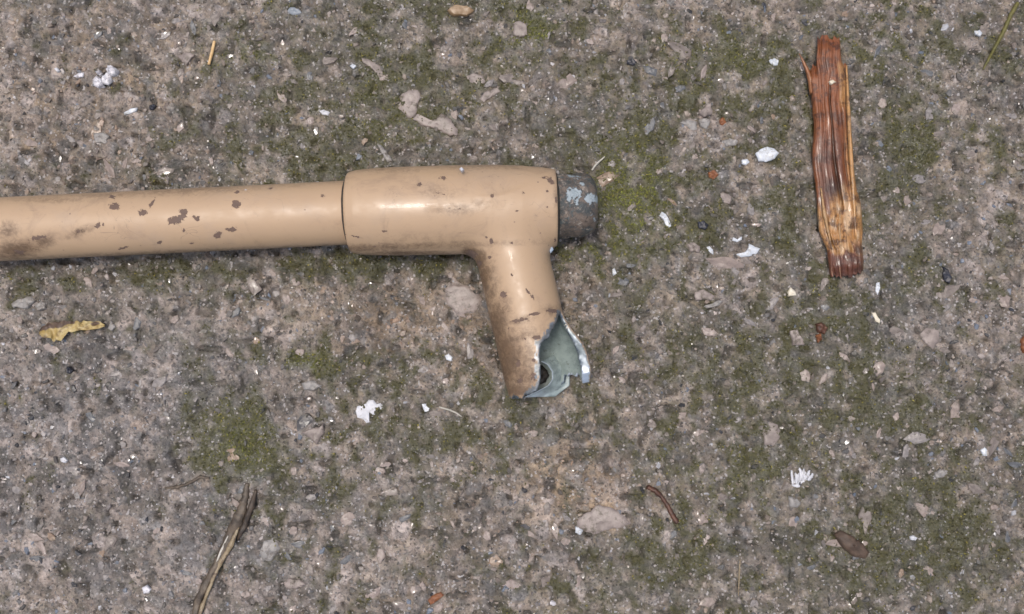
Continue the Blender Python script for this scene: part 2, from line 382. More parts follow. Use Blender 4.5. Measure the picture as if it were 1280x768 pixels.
col = lerp(col, C([0.27, 0.19, 0.115]), tan * 0.8)
col = lerp(col, C([0.150, 0.145, 0.150]), cool * 0.7)
pal = C([[.27,.222,.19],[.21,.175,.145],[.135,.128,.122],[.245,.193,.155],[.175,.158,.142],[.32,.27,.24],[.10,.088,.075],[.22,.192,.175]])
sc1 = pal[(r1 * 977).astype(int) % 8]; sc2 = pal[(r2 * 983).astype(int) % 8]
col = col * (1 - 0.65 * e2[..., None]) + sc2 * (0.65 * e2[..., None])
e1b = np.clip(e1 * (.45 + 1.1 * vnoise(X, Y, 2.1, 33)), 0, .9) * (1 - .5 * moss)
col = col * (1 - e1b[..., None]) + sc1 * 1.1 * e1b[..., None]
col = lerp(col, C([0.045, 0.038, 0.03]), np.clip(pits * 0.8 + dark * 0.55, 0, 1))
col = col * (0.45 + 1.1 * fbm(X, Y, 3.5, 50, 3))[..., None]
col = col * (0.35 + 1.3 * fbm(X, Y, 16, 57, 4))[..., None]
bt = sstep(.56, .66, fbm(X, Y, 5.5, 58, 4)); col = lerp(col, C([.33, .27, .225]), bt * .5 * (1 - .7 * algae))
bd = sstep(.55, .68, fbm(X, Y, 4.5, 59, 4)); col = lerp(col, C([.06, .052, .036]), bd * .42)
col = lerp(col, C([0.092, 0.092, 0.060]), algae * 0.66)
lush = np.clip(field(*proj(np.stack([X, Y, 0 * X], -1)), LUSH), 0, 1.1)
mcol = lerp(np.broadcast_to(C([0.045, 0.042, 0.02]), col.shape), C([0.105, 0.101, 0.04]), fbm(X, Y, 5, 55))
mcol = mcol * (0.85 + lush[..., None] * C([.75, .95, .3]))
col = lerp(col, mcol, np.clip(moss * 0.75, 0, .75))
lum = col.mean(-1, keepdims=True); col = np.clip(col * (lum / 0.13) ** 0.06, 0, .6) * .97 + .008
V = np.stack([X, Y, H], -1).reshape(-1, 3)
me = mesh_from("ground", V, gridfaces(len(gx), len(gy))[:, ::-1])
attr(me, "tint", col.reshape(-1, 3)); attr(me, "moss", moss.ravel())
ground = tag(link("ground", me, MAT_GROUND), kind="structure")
if ground.data.polygons[0].normal.z < 0: ground.data.flip_normals()
n0x = int(np.searchsorted(gx, -215.6 - 1e-6)); n0y = int(np.searchsorted(gy, -143 - 1e-6))
def samp(A, x, y):
    fx = np.clip((np.asarray(x) + 215.6) / STEP, 0, (215.6 * 2) / STEP - 1.01) + n0x
    fy = np.clip((np.asarray(y) + 143) / STEP, 0, 143 * 2 / STEP - 1.01) + n0y
    i = fx.astype(int); j = fy.astype(int); a = fx - i; b = fy - j
    return (A[i, j] * (1 - a) + A[i + 1, j] * a) * (1 - b) + (A[i, j + 1] * (1 - a) + A[i + 1, j + 1] * a) * b
hz = lambda x, y: samp(H, x, y)

# ------------------------------------------------------------------ grit, stones and moss
def chips(n, x, y, r, hgt, sink, elong=1.6, k=6, tilt=0.25):
    """n angular chips, k sided, two rings and a cap"""
    ang = (np.arange(k)[None] + rng.uniform(-.32, .32, (n, k))) * (2 * math.pi / k) + rng.uniform(0, 6.3, (n, 1))
    rr = r[:, None] * rng.uniform(0.62, 1.15, (n, k))
    a0 = rng.uniform(0, math.pi, n)[:, None]; el = rng.uniform(1, elong, n)[:, None]
    u = rr * np.cos(ang) * el; v = rr * np.sin(ang) / np.sqrt(el)
    bx = u * np.cos(a0) - v * np.sin(a0); by = u * np.sin(a0) + v * np.cos(a0)
    t1 = rng.normal(0, tilt, (n, 1)); t2 = rng.normal(0, tilt, (n, 1))
    z0 = hz(x, y)[:, None] - sink[:, None]
    f = rng.uniform(0.6, 0.88, (n, 1))
    low = np.stack([x[:, None] + bx, y[:, None] + by, np.broadcast_to(z0 - 0.4, bx.shape)], -1)
    top = np.stack([x[:, None] + bx * f, y[:, None] + by * f, z0 + hgt[:, None] + t1 * bx * f + t2 * by * f + rng.uniform(-.06, .06, (n, k)) * r[:, None]], -1)
    mid = low.copy(); mid[..., 2] = z0 + hgt[:, None] * 0.55 + (t1 * bx + t2 * by) * 0.9
    c = np.stack([x, y, z0[:, 0] + hgt * 1.05], -1)[:, None]
    V = np.concatenate([low, mid, top, c], 1); m_ = 3 * k + 1
    j = np.arange(k); j2 = (j + 1) % k
    q = np.concatenate([np.stack([j, j2, j2 + k, j + k], -1), np.stack([j + k, j2 + k, j2 + 2 * k, j + 2 * k], -1)])
    t = np.stack([j + 2 * k, j2 + 2 * k, np.full(k, 3 * k)], -1)
    off = (np.arange(n) * m_)[:, None, None]
    return V.reshape(-1, 3), [(q[None] + off).reshape(-1, 4), (t[None] + off).reshape(-1, 3)], m_
N = 20000
x = rng.uniform(-205, 205, N); y = rng.uniform(-135, 135, N)
mo = samp(moss, x, y); keep = rng.random(N) > mo * 0.5
x, y, mo = x[keep], y[keep], mo[keep]; n = len(x)
r = np.clip(rng.lognormal(-0.66, 0.5, n), 0.2, 1.35)
ng = 1500; gxx, gyy = rng.uniform(-205, 205, ng), rng.uniform(-135, 135, ng)
x = np.concatenate([x, gxx]); y = np.concatenate([y, gyy]); r = np.concatenate([r, rng.uniform(.13, .3, ng)])
sel = rng.random(ng) < .35; x[-ng:][sel] = rng.uniform(-190, -20, sel.sum()); y[-ng:][sel] = rng.uniform(-115, -20, sel.sum())
mo = samp(moss, x, y); n = len(x)
V, F, mk = chips(n, x, y, r, r * rng.uniform(0.15, 0.6, n), 0.15 * r + 0.15 * mo * r * (np.arange(n) < n - ng), k=5)
pidx = rng.integers(0, 8, n); tc = pal[pidx] * rng.uniform(0.65, 1.45, (n, 1))
u = rng.random(n)
tc[u < 0.02] = C([0.5, 0.5, 0.52]) * rng.uniform(.7, 1.2, ((u < .02).sum(), 1))  # a few grains whitened to stand for glints
tc[(u > .08) & (u < .12)] = C([0.03, 0.03, 0.035]); tc[(u > .14) & (u < .19)] = C([0.16, 0.19, 0.24])
cl = samp(cool, x, y)[:, None]; tn = samp(tan, x, y)[:, None]
tc = tc * (1 - 0.35 * cl) + tc.mean(1, keepdims=True) * C([.95, 1, 1.06]) * 0.35 * cl
al = samp(algae, x, y)[:, None]; tc = tc * (1 - .35 * al) + C([.075, .072, .04]) * .35 * al
tc = tc * 0.98 * (1 + 0.25 * tn * C([1.0, .2, -.6]))
tc[-ng:] = C([.55, .56, .58]) * rng.uniform(.4, 1.35, (ng, 1))  # tiny extra grains coloured white to stand for wet glints
me = mesh_from("grit", V, F, False); attr(me, "tint", np.repeat(np.clip(tc, 0, .85), mk, 0))
tag(link("grit", me, MAT_GRIT), "loose angular grit and sand grains, with white grains added for glints, strewn over the damp concrete", "grit", kind="stuff")

# countable aggregate stones: 14 shared shapes, parts of the ground
VAR = []
for i in range(14):
    z1 = np.zeros(1); H0 = H; 
    keepf = hz
    hz = lambda a, b: 0 * np.asarray(a)
    V, F, _ = chips(1, z1, z1, np.array([1.0]), np.array([0.22]), np.array([0.0]), elong=1.9, k=9, tilt=0.06)
    hz = keepf
    V[:, 2] *= 1.0
    VAR.append(mesh_from("stone", V * 1.0, F, False)); VAR[-1].materials.append(MAT_STONE)
pts = []
tries = 0
while len(pts) < 284 and tries < 9000:
    tries += 1
    px_, py_ = rng.uniform(5, 1275), rng.uniform(5, 763)
    if 228 < py_ < 330 and px_ < 440: continue
    if 200 < py_ < 325 and 425 < px_ < 755: continue
    if 310 < py_ < 505 and 590 < px_ < 740: continue
    if 1005 < px_ < 1085 and 40 < py_ < 352: continue
    P = at(px_, py_, 0.0)
    if samp(moss, P[0], P[1]) > rng.uniform(0.35, 1.2): continue
    if any((P[0] - q[0]) ** 2 + (P[1] - q[1]) ** 2 < (1.1 * (q[2] + 1.6)) ** 2 for q in pts): continue
    pts.append((P[0], P[1], min(4.0, 1.2 * math.exp(abs(rng.normal(0, 0.4))))))
for x_, y_, r_ in pts:
    o = link("stone", VAR[rng.integers(0, 14)], None, ground)
    o.location = (x_ * .001, y_ * .001, (float(hz(x_, y_)) - 0.05 * r_ + 0.05) * .001)
    o.scale = (r_, r_, r_ * rng.uniform(.5, 1.1)); o.rotation_euler = (rng.normal(0, .08), rng.normal(0, .08), rng.uniform(0, 6.3))

# moss: tiny pointed leaves in clumps
N = 280000
x = rng.uniform(-205, 205, N); y = rng.uniform(-135, 135, N); mo = samp(moss, x, y)
keep = rng.random(N) < sstep(0.15, 1.1, mo) * (0.36 + .6 * np.clip(samp(lush, x, y), 0, 1)); x, y, mo = x[keep], y[keep], mo[keep]; n = len(x)
a = rng.uniform(0, 6.3, n); L = rng.uniform(.35, .95, n); wd = rng.uniform(.10, .26, n); up = rng.uniform(.15, .75, n)
b0 = hz(x, y) + rng.uniform(-.05, .2, n)
dx, dy = np.cos(a), np.sin(a)
V = np.stack([np.stack([x - dy * wd, y + dx * wd, b0], -1), np.stack([x + dy * wd, y - dx * wd, b0], -1),
              np.stack([x + dx * L * .5 - dy * wd, y + dy * L * .5 + dx * wd, b0 + up * .7], -1),
              np.stack([x + dx * L * .5 + dy * wd, y + dy * L * .5 - dx * wd, b0 + up * .7], -1),
              np.stack([x + dx * L, y + dy * L, b0 + up], -1)], 1)
o5 = (np.arange(n) * 5)[:, None]
me = mesh_from("moss", V.reshape(-1, 3), [o5 + C([[0, 1, 3, 2]]), o5 + C([[2, 3, 4]])], False)
k = rng.random(n)[:, None]; gl = fbm(x, y, 6, 70)[:, None]
mc = C([.045, .041, .020]) * (1 - k) + C([.14, .13, .042]) * k
mc = mc * (0.5 + 0.85 * gl) * (.82 + np.clip(samp(lush, x, y), 0, 1.1)[:, None] * C([.75, .95, .3])); yl = rng.random(n) < .08; mc[yl] = C([.24, .21, .05])
attr(me, "tint", np.repeat(mc, 5, 0))
tag(link("moss", me, MAT_MOSS), "low olive green moss growing in patches on the concrete", "moss", kind="stuff")

# ------------------------------------------------------------------ the pipe assembly
def mm(px_r, z):                               # radius in pixels at level z -> mm
    return px_r * (CAM[2] - z) / FPX
ZT = 15.6                                      # height of the tee's axis
TA = at(437, 266, ZT); TB = at(695, 259.5, ZT)
ax = TB - TA; TL = np.linalg.norm(ax); ax /= TL
JC = at(627, 262, ZT); BE = at(681, 494, 13.0)
bx_ = BE - JC; BL = np.linalg.norm(bx_); bx_ /= BL
side = np.cross(bx_, C([0, 0, 1.0])); side /= np.linalg.norm(side)
if side[0] < 0: side = -side
upb = np.cross(side, bx_); upb = upb if upb[2] > 0 else -upb
RB = mm(45.5, ZT)
RT_t = C([0, 3, 12, 30, 60, 120, 180, 220, 246, 259, 263]) / 263.0
RT_r = C([49.5, 51, 53.0, 54.5, 55.5, 56, 55.5, 53.5, 50.5, 48.5, 47.5])
Rmain = lambda t: mm(np.interp(t / TL, RT_t, RT_r), ZT)
WALL = 1.25
# torn end of the branch: reach along the branch (in photo pixels from the junction) against angle round it
pxmm = BL / math.hypot(681 - 627, 494 - 262)
TH = C([-180,-150,-120,-95,-70,-45,-30,-14, -6, -1,  3,  5,  7, 10, 19, 27, 34, 44, 55, 64, 71, 76, 80, 84, 92,102,112,122,134,150,165,180])
TR = C([ 238, 237, 232,229,231,232,230,227,222,210,196,187,181,176,170,166,162,156,149,145,142,150,185,225,236,234,226,221,226,236,240,238])
def tear(th, jag=1.0):
    d = np.degrees(th)
    v = np.interp(d, TH, TR)
    v = v + jag * (7 * (vnoise(d, 0 * d, 8.0, 61) - .5) + 4.5 * (vnoise(d, 0 * d, 3.2, 62) - .5))
    return v * pxmm
def branch_coords(P):
    q = P - JC
    s = q @ bx_; a = q @ side; b = q @ upb
    return s, np.hypot(a, b), np.arctan2(a, b)
def smin(a, b, k):
    h = np.clip(0.5 + 0.5 * (b - a) / k, 0, 1); return b * (1 - h) + a * h - k * h * (1 - h)
def smax(a, b, k): return -smin(-a, -b, k)
def branch_r(s, th):
    d = np.degrees(th); e = s / pxmm
    r = RB + 0 * s
    r = r + mm(18, ZT) * sstep(142, 200, e) * (1 - .3 * sstep(215, 236, e)) * np.exp(-((d - 88) / 36) ** 2)      # right lip bent outwards
    r = r - mm(1.5, ZT) * sstep(190, 235, e) * np.exp(-((d + 15) / 40) ** 2)
    r = r + mm(1.2, ZT) * sstep(205, 235, e) * np.sin(th * 5)
    return r
def wall_t(s, th):
    return WALL + 2.0 * np.exp(-((np.degrees(th) - 84) / 15) ** 2) * sstep(140, 205, s / pxmm)
def sdf(P):
    q = P - TA; t = q @ ax; rad = np.linalg.norm(q - t[..., None] * ax, axis=-1)
    d1 = smax(rad - Rmain(t), np.maximum(-t, t - TL), 0.5)
    s, rho, th = branch_coords(P)
    br = branch_r(s, th)
    d2 = np.maximum(rho - br, -s)
    d = smin(d1, d2, 5.2)
    i1 = np.maximum(rad - (Rmain(t) - 2.2), np.maximum(2 - t, t - TL + 2)); i2 = np.maximum(rho - (br - wall_t(s, th)), -s)
    i2 = np.maximum(rho - (br - wall_t(s, th)), -s)
    d = smax(d, -np.minimum(i1, i2), 0.25)
    return np.maximum(d, (s - tear(th)) * 0.75)
def surface_net(f, lo, hi, h):
    nx, ny, nz = [int(math.ceil((hi[i] - lo[i]) / h)) + 1 for i in range(3)]
    xs = lo[0] + h * np.arange(nx); ys = lo[1] + h * np.arange(ny); zs = lo[2] + h * np.arange(nz)
    D = np.empty((nx, ny, nz), np.float32)
    for i in range(0, nx, 16):
        G = np.stack(np.meshgrid(xs[i:i + 16], ys, zs, indexing='ij'), -1); D[i:i + 16] = f(G)
    sg = D < 0
    cs = sum(sg[a:nx - 1 + a, b:ny - 1 + b, c:nz - 1 + c].astype(np.int8) for a in (0, 1) for b in (0, 1) for c in (0, 1))
    act = (cs > 0) & (cs < 8); I = np.argwhere(act)
    idx = np.full(act.shape, -1, np.int64); idx[act] = np.arange(len(I))
    acc = np.zeros((len(I), 3)); cnt = np.zeros(len(I))
    cor = [(a, b, c) for a in (0, 1) for b in (0, 1) for c in (0, 1)]
    for p0 in cor:
        for k in range(3):
            if p0[k]: continue
            p1 = list(p0); p1[k] = 1
            v0 = D[I[:, 0] + p0[0], I[:, 1] + p0[1], I[:, 2] + p0[2]]; v1 = D[I[:, 0] + p1[0], I[:, 1] + p1[1], I[:, 2] + p1[2]]
            m_ = (v0 < 0) != (v1 < 0); t = np.where(m_, v0 / np.where(m_, v0 - v1, 1), 0)
            pt = np.tile(np.array(p0, float), (len(I), 1)); pt[:, k] += t
            acc += pt * m_[:, None]; cnt += m_
    Vv = C(lo) + h * (I + acc / cnt[:, None])
    Fq = []
    for k in range(3):
        a, b = (k + 1) % 3, (k + 2) % 3
        s0 = sg; sl0 = [slice(1, -1)] * 3; sl1 = [slice(1, -1)] * 3
        sl0[k] = slice(0, -1); sl1[k] = slice(1, None)
        A = s0[tuple(sl0)]; B = s0[tuple(sl1)]
        E = np.argwhere(A != B); flip = A[tuple(E.T)]
        base = E + 1; base[:, k] -= 1
        def cell(da, db):
            c_ = base.copy(); c_[:, a] += da; c_[:, b] += db; return idx[tuple(c_.T)]
        q = np.stack([cell(-1, -1), cell(0, -1), cell(0, 0), cell(-1, 0)], -1)
        q[~flip] = q[~flip][:, ::-1]; Fq.append(q)
    return Vv, np.concatenate(Fq)
corners = np.stack([TA, TB, JC, BE + side * 6, BE - side * 6])
lo = corners.min(0) - [6, 17, 17]; hi = corners.max(0) + [15, 18, 17]
lo[2] = -1.2; hi[2] = 33.0
Vt, Ft = surface_net(sdf, lo, hi, 0.5)
for _ in range(3):                              # pull the vertices onto the surface
    e = 0.05; d0 = sdf(Vt)
    gr_ = np.stack([(sdf(Vt + C([e, 0, 0])) - d0) / e, (sdf(Vt + C([0, e, 0])) - d0) / e, (sdf(Vt + C([0, 0, e])) - d0) / e], -1)
    gl_ = (gr_ ** 2).sum(-1); Vt = Vt - 0.7 * gr_ * (np.clip(d0, -.2, .2) / np.maximum(gl_, .3))[:, None]

# marks measured from the photograph: x, y, half length, half width, angle in degrees, amount
CHIPS = [(143,258,8,6,20,1),(140,246,5,3,0,.9),(178,266,6,5,30,.9),(190,254,8,2.5,-60,.8),(220,275,13,6,-20,1),(229,266,6,6,0,1),(246,273,7,4,10,.8),(122,282,4,5,40,.9),
 (129,281,2.5,2.5,0,.9),(200,303,5,2.5,-30,.9),(155,310,9,2,-15,.8),(295,256,7,6,0,1),(296,240,5,2.5,0,.8),(272,294,6,5,-30,.9),(289,287,9,3.5,10,.8),(230,288,2,3,0,1),
 (240,304,3,1.6,0,.8),(48,297,15,3,-8,.8),(100,289,12,3,-20,.5),(24,315,10,4,10,.7),(338,236,5,3,0,.6),(350,275,3,2,0,.5),(382,262,3,2,0,.6),(404,245,4,2,0,.6),
 (615,245,2.5,2.5,0,1),(655,241,3,2,0,.8),(684,239,2,2,0,1),(684,259,2,2,0,1),(614,301,3,4,0,1),(608,297,2,2,0,.9),(640,304,2.2,2.2,0,1),(612,322,3,2.5,0,1),(646,264,3,1.5,0,.7),
 (525,231,5,4,0,.7),(554,223,7,3,0,.7),(481,289,5,1.6,-5,.8),(548,242,16,1.6,8,.5),(570,261,18,1.3,3,.7),(445,296,14,1.2,12,.6),(589,318,9,7,30,.9),(600,328,8,8,0,.6),
 (629,368,5,4,10,1),(640,344,4,3,0,.6),(662,367,14,2,50,.8),(668,393,9,2.2,-12,1),(692,389,9,3,5,1),(650,400,14,3,-5,.7),(671,422,7,3,-8,.8),(648,455,4,6,0,.8),
 (667,472,5,6,0,.8),(650,476,4,6,0,.8),(688,226,6,4,40,.9),(680,222,4,2,0,.7),(667,450,3,2.5,0,.8),(656,424,3,2,0,.6),(636,410,3,2,0,.7),(640,436,2,2,0,.6),(695,250,2,5,0,.8),(694,300,2,5,0,.7)]
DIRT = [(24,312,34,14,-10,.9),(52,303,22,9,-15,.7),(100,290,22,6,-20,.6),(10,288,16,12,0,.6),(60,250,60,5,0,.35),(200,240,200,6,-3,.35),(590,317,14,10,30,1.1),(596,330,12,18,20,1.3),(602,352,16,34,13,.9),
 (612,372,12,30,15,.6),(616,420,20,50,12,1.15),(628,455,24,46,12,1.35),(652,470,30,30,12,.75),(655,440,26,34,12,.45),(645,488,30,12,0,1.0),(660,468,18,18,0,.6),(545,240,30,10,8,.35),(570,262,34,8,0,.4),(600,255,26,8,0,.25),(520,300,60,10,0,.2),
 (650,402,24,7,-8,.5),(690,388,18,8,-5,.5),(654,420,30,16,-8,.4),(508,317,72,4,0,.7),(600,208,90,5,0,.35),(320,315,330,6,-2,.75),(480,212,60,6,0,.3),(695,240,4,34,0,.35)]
def marks(P, L):
    px_, py_ = proj(P); a = np.zeros(len(P))
    for mx, my, ra, rb, an, k in L:
        c_, s_ = math.cos(math.radians(an)), math.sin(math.radians(an))
        u = (px_ - mx) * c_ + (py_ - my) * s_; v = -(px_ - mx) * s_ + (py_ - my) * c_
        a = np.maximum(a, k * np.clip(1.15 - 0.85 * np.sqrt((u / ra) ** 2 + (v / rb) ** 2), 0, 1))
    return a
pipe = bpy.data.objects.new("broken_pipe", None); S.collection.objects.link(pipe)
pipe.empty_display_size = 0.01
tag(pipe, "tan painted metal pipe with tee fitting whose branch end is torn open", "pipe")

me = mesh_from("tee_fitting", Vt, Ft)
s_, rho_, th_ = branch_coords(Vt); q = Vt - TA; t_ = q @ ax; rad_ = np.linalg.norm(q - t_[:, None] * ax, axis=1)
inb = s_ > 0
br_ = branch_r(s_, th_)
depth = np.where(inb & (rad_ > Rmain(t_) - 2.3), br_ - rho_, 0)
inner = np.where((s_ > 8) & (depth > 0.55), 1.0, 0.0)
tr_ = tear(th_)
near = sstep(-0.75, -0.35, s_ - tr_) * (s_ > 8) * (depth > 0.12)
wn = vnoise(th_ * 30, s_ * 1.5, 1.6, 66)
exposed = (s_ > 8) * sstep(-1.5, -1.0, s_ - tear(th_ + .03 + .14 * wn) + 1.2 * (wn - .5)) * (np.abs(np.degrees(th_) - 25) < 60) * 0.85
lip = np.exp(-((np.degrees(th_) - 80) / 15) ** 2) * sstep(150, 175, s_ / pxmm) * (depth > .1)
near = np.maximum(near, np.clip(lip * 1.6, 0, 1) * (.6 + .4 * sstep(195, 215, s_ / pxmm)) * (s_ > 8))
attr(me, "bright", np.clip(sstep(208, 222, s_ / pxmm) * (np.abs(np.degrees(th_) - 85) < 45) * near * (.3 + 1.2 * vnoise(th_ * 20, s_ * 2, 2.5, 67)), 0, 1))
attr(me, "bare", inner); attr(me, "rim", np.clip(np.maximum(near, exposed * (depth < .5)), 0, 1))
attr(me, "chip", marks(Vt, CHIPS) * (1 - inner)); attr(me, "dirt", marks(Vt, DIRT) * (1 - inner))
link("tee_fitting", me, MAT_PAINT, pipe)

def revolve(P0, d, prof, nseg=96, off=None):
    d = d / np.linalg.norm(d); a = np.cross(d, C([0, 0, 1.0])); a /= np.linalg.norm(a); b = np.cross(a, d)
    ph = np.arange(nseg) * 2 * math.pi / nseg
    T_ = C([p_[0] for p_ in prof])[:, None]; R_ = C([p_[1] for p_ in prof])[:, None] + 0 * ph[None]
    if off is not None: R_ = R_ + off(T_ + 0 * ph[None], ph[None] + 0 * T_)
    return P0 + T_[..., None] * d + R_[..., None] * (np.cos(ph)[None, :, None] * a + np.sin(ph)[None, :, None] * b)
# straight pipe, running out of the frame on the left
PA = TA + ax * 9.0; PF = at(0, 287, 12.4); pd = PF - (TA); PLn = np.linalg.norm(pd); pd /= PLn
PR = mm(40.2, 14)
ts = np.concatenate([np.arange(0, PLn + 12, 0.6), np.arange(PLn + 14, 620, 6.0)])
wob = lambda T_, ph: 0.10 * (vnoise(T_, ph * 6, 18, 80) - .5)
PP = revolve(TA - pd * 10, pd, [(t, PR) for t in ts], 110, wob)
V = PP.reshape(-1, 3); me = mesh_from("straight_pipe", V, gridfaces(len(ts), 110, True))
attr(me, "chip", marks(V, CHIPS)); attr(me, "dirt", marks(V, DIRT)); attr(me, "bare", np.zeros(len(V))); attr(me, "rim", np.zeros(len(V)))
link("straight_pipe", me, MAT_PAINT, pipe)
# sealing bead in the collar's mouth
PP = revolve(TA + ax * 0.4, -pd * -1 if False else pd, [(-1.0, PR + 1.6), (0.2, PR + 1.5), (0.75, PR + 0.9), (1.1, PR + 0.1), (1.1, PR - .3)], 96,
             lambda T_, ph: 0.35 * (vnoise(ph * 20, T_ * 3, 3, 81) - .5))
link("seal_shade_ring", mesh_from("seal_shade_ring", PP.reshape(-1, 3), gridfaces(5, 96, True)), MAT_SEAL_SHADE, pipe)
PP = revolve(TB - ax * .3, ax, [(-1.0, PR + 1.5), (-.1, PR + 1.5), (0.4, PR + .9), (1.0, PR + .3), (1.0, PR - .3)], 96,  # dark ring added here for the shade beside the tee's right rim
             lambda T_, ph: 0.5 * (vnoise(ph * 20, T_ * 3, 3, 83) - .5))
link("seal_shade_ring", mesh_from("seal_shade_ring", PP.reshape(-1, 3), gridfaces(5, 96, True)), MAT_SEAL_SHADE, pipe)
# bare stub in the right-hand socket
SR = mm(40.5, ZT); sp_ = [(-8, SR), (0, SR), (4, SR), (7, SR * .995), (9.2, SR * .98), (10.6, SR * .95), (11.8, SR * .9), (12.8, SR * .83), (13.5, SR * .74), (13.9, SR * .62), (14.1, SR * .45), (14.2, SR * .22), (14.2, 0.01)]
tt = np.arange(-8, 14.21, 0.3); rr_ = np.interp(tt, [a[0] for a in sp_[:-1]], [a[1] for a in sp_[:-1]])
prof = list(zip(tt, rr_)) + [(14.2, SR * .1), (14.2, 0.01)]
PP = revolve(TB + C([0, 0.6, -0.6]), ax * 1.0, prof, 120, lambda T_, ph: 2.0 * (fbm(ph * 14, T_ * 2.2, 11, 82) - .5) * np.clip((14.2 - T_) / 3, 0, 1))
V = PP.reshape(-1, 3); me = mesh_from("end_stub", V, gridfaces(len(prof), 120, True)[:, ::-1])
attr(me, "fresh", marks(V, [(717,243,11,10,0,1),(722,282,10,4,20,.45),(712,248,8,5,-30,.8),(722,251,4,7,10,.8),(738,248,8,10,0,1),(730,232,10,4,50,.7),(712,220,22,5,8,.55),(742,270,6,10,0,.35),(747,249,4,7,0,1),(705,262,4,14,0,.3)]))
link("end_stub", me, MAT_CORRODED, pipe)
# inner liner buckled up inside the torn end
nu, nv = 26, 34
U, W = np.meshgrid(np.linspace(0, 1, nu), np.linspace(0, 1, nv), indexing='ij')
arc = [(676, 452), (684, 456), (690, 465), (690, 475), (685, 482), (672, 489), (655, 497)]
aw = np.linspace(0, 1, len(arc))
lx = np.interp(W, aw, [a[0] for a in arc]); ly = np.interp(W, aw, [a[1] for a in arc])
rx = np.interp(W, [0, .3, .7, 1], [700, 712, 712, 694]); ry = np.interp(W, [0, .3, .7, 1], [440, 455, 482, 496])
pxx = lx * (1 - U) + rx * U; pyy = ly * (1 - U) + ry * U
zz_ = 2.2 + 8.5 * (1 - U) ** 1.4 * (1 - 0.55 * W) + 0.8 * (vnoise(U * 10, W * 10, 2.2, 85) - .5)
PL = at(pxx, pyy, zz_)
def slab(P, th, jit=0):
    m_, n_ = P.shape[:2]; B = P.copy(); B[..., 2] -= th
    V = np.concatenate([P.reshape(-1, 3), B.reshape(-1, 3)]); g0 = gridfaces(m_, n_); k = m_ * n_
    ring = np.concatenate([np.arange(n_), np.arange(1, m_) * n_ + n_ - 1, (m_ - 1) * n_ + np.arange(n_ - 2, -1, -1), np.arange(m_ - 2, 0, -1) * n_])
    r2_ = np.roll(ring, -1)
    return V, np.concatenate([g0, g0[:, ::-1] + k, np.stack([ring, ring + k, r2_ + k, r2_], -1)])
V, F = slab(PL, 0.8)
p = NT("bare_grey_green_metal")
e_ = p.at("edge"); nn = p.noise(300, 4, .7)
cA = p.mix(p.rng(nn, .35, .65), (0.21, 0.26, 0.255), (0.34, 0.41, 0.40)); cA = p.mix(p.rng(p.noise(500, 4, .8), .58, .7), cA, (0.05, 0.045, 0.035))
MAT_LINER = p.out(p.mix(e_, cA, (0.62, 0.70, 0.74)), 0.33, p.bump(nn, 0.0006, .7), metal=p.math('MULTIPLY', e_, .5))
me = mesh_from("torn_liner", V, F)
ed = np.maximum(1 - sstep(.0, .12, U), 0) + 0.7 * sstep(.75, 1, W) * (1 - sstep(.2, .9, U))
attr(me, "edge", np.clip(np.tile(ed.ravel(), 2), 0, 1)); link("torn_liner", me, MAT_LINER, pipe)

# ------------------------------------------------------------------ wood splinter
nu, nv = 60, 260
u = np.linspace(0, 1, nu); v = np.linspace(0, 1, nv); U, W = np.meshgrid(u, v, indexing='ij')
jt = 9 * (vnoise(u * 40, 0 * u, 2.6, 90) - .5) + 5 * (vnoise(u * 40, 0 * u, 1.1, 91) - .5)
ytop = np.interp(u, [0, .22, .27, .5, .84, .885, 1], [86, 82, 47, 45, 49, 76, 80]) + jt * .8
ybot = np.interp(u, [0, .2, .5, .8, 1], [344, 347, 346, 344, 337]) + jt * .55
YY = ytop[:, None] + (ybot - ytop)[:, None] * W
YL = [40, 84, 100, 150, 200, 230, 260, 290, 300, 312, 330, 350]
Lx = np.interp(YY, YL, [1008, 1010, 1011, 1017, 1015, 1018, 1021, 1024, 1028, 1033, 1035, 1039])
Rx = np.interp(YY, YL, [1057, 1059, 1060, 1063, 1067, 1071, 1076, 1078, 1078, 1079, 1079, 1078])
Lx += 2.2 * (vnoise(YY, 0 * YY, 14, 92) - .5); Rx += 2.2 * (vnoise(YY, 0 * YY, 18, 93) - .5)
XX = Lx + (Rx - Lx) * U
prof_ = np.sqrt(np.clip(1 - (2 * U - 1) ** 2, 0, 1)) ** .55
ridge = 1.3 * (vnoise(U * 13, YY * 0.035, 2.4, 94) - .5) + .8 * (vnoise(U * 40, YY * 0.06, 2.4, 95) - .5) + .25 * (vnoise(U * 120, YY * .1, 2, 96) - .5)
crack = np.exp(-((U - .53 - .04 * np.sin(YY / 30)) / .025) ** 2) * sstep(90, 120, YY) * (1 - sstep(235, 270, YY))
crack2 = np.exp(-((U - .80) / .02) ** 2) * sstep(120, 160, YY) * (1 - sstep(225, 260, YY))
rough_ = sstep(250, 285, YY) * (1 - sstep(315, 325, YY)) * sstep(.15, .4, U)
hgt = 4.6 * prof_ + ridge * prof_ - 1.6 * crack - 1.1 * crack2 + 1.6 * rough_ * (vnoise(U * 30, YY * .18, 1.6, 97) - .5)
hgt = hgt * (0.55 + 0.45 * sstep(0, .06, W) * (1 - sstep(.95, 1, W)))
base = 0.3
Zt = base + np.maximum(hgt, .35)
gz = hz(at(1045, 200, 0)[0], at(1045, 200, 0)[1])
PT = at(XX, YY, Zt + gz + .5); PBt = at(XX, YY, 0 * Zt + gz - 0.7)
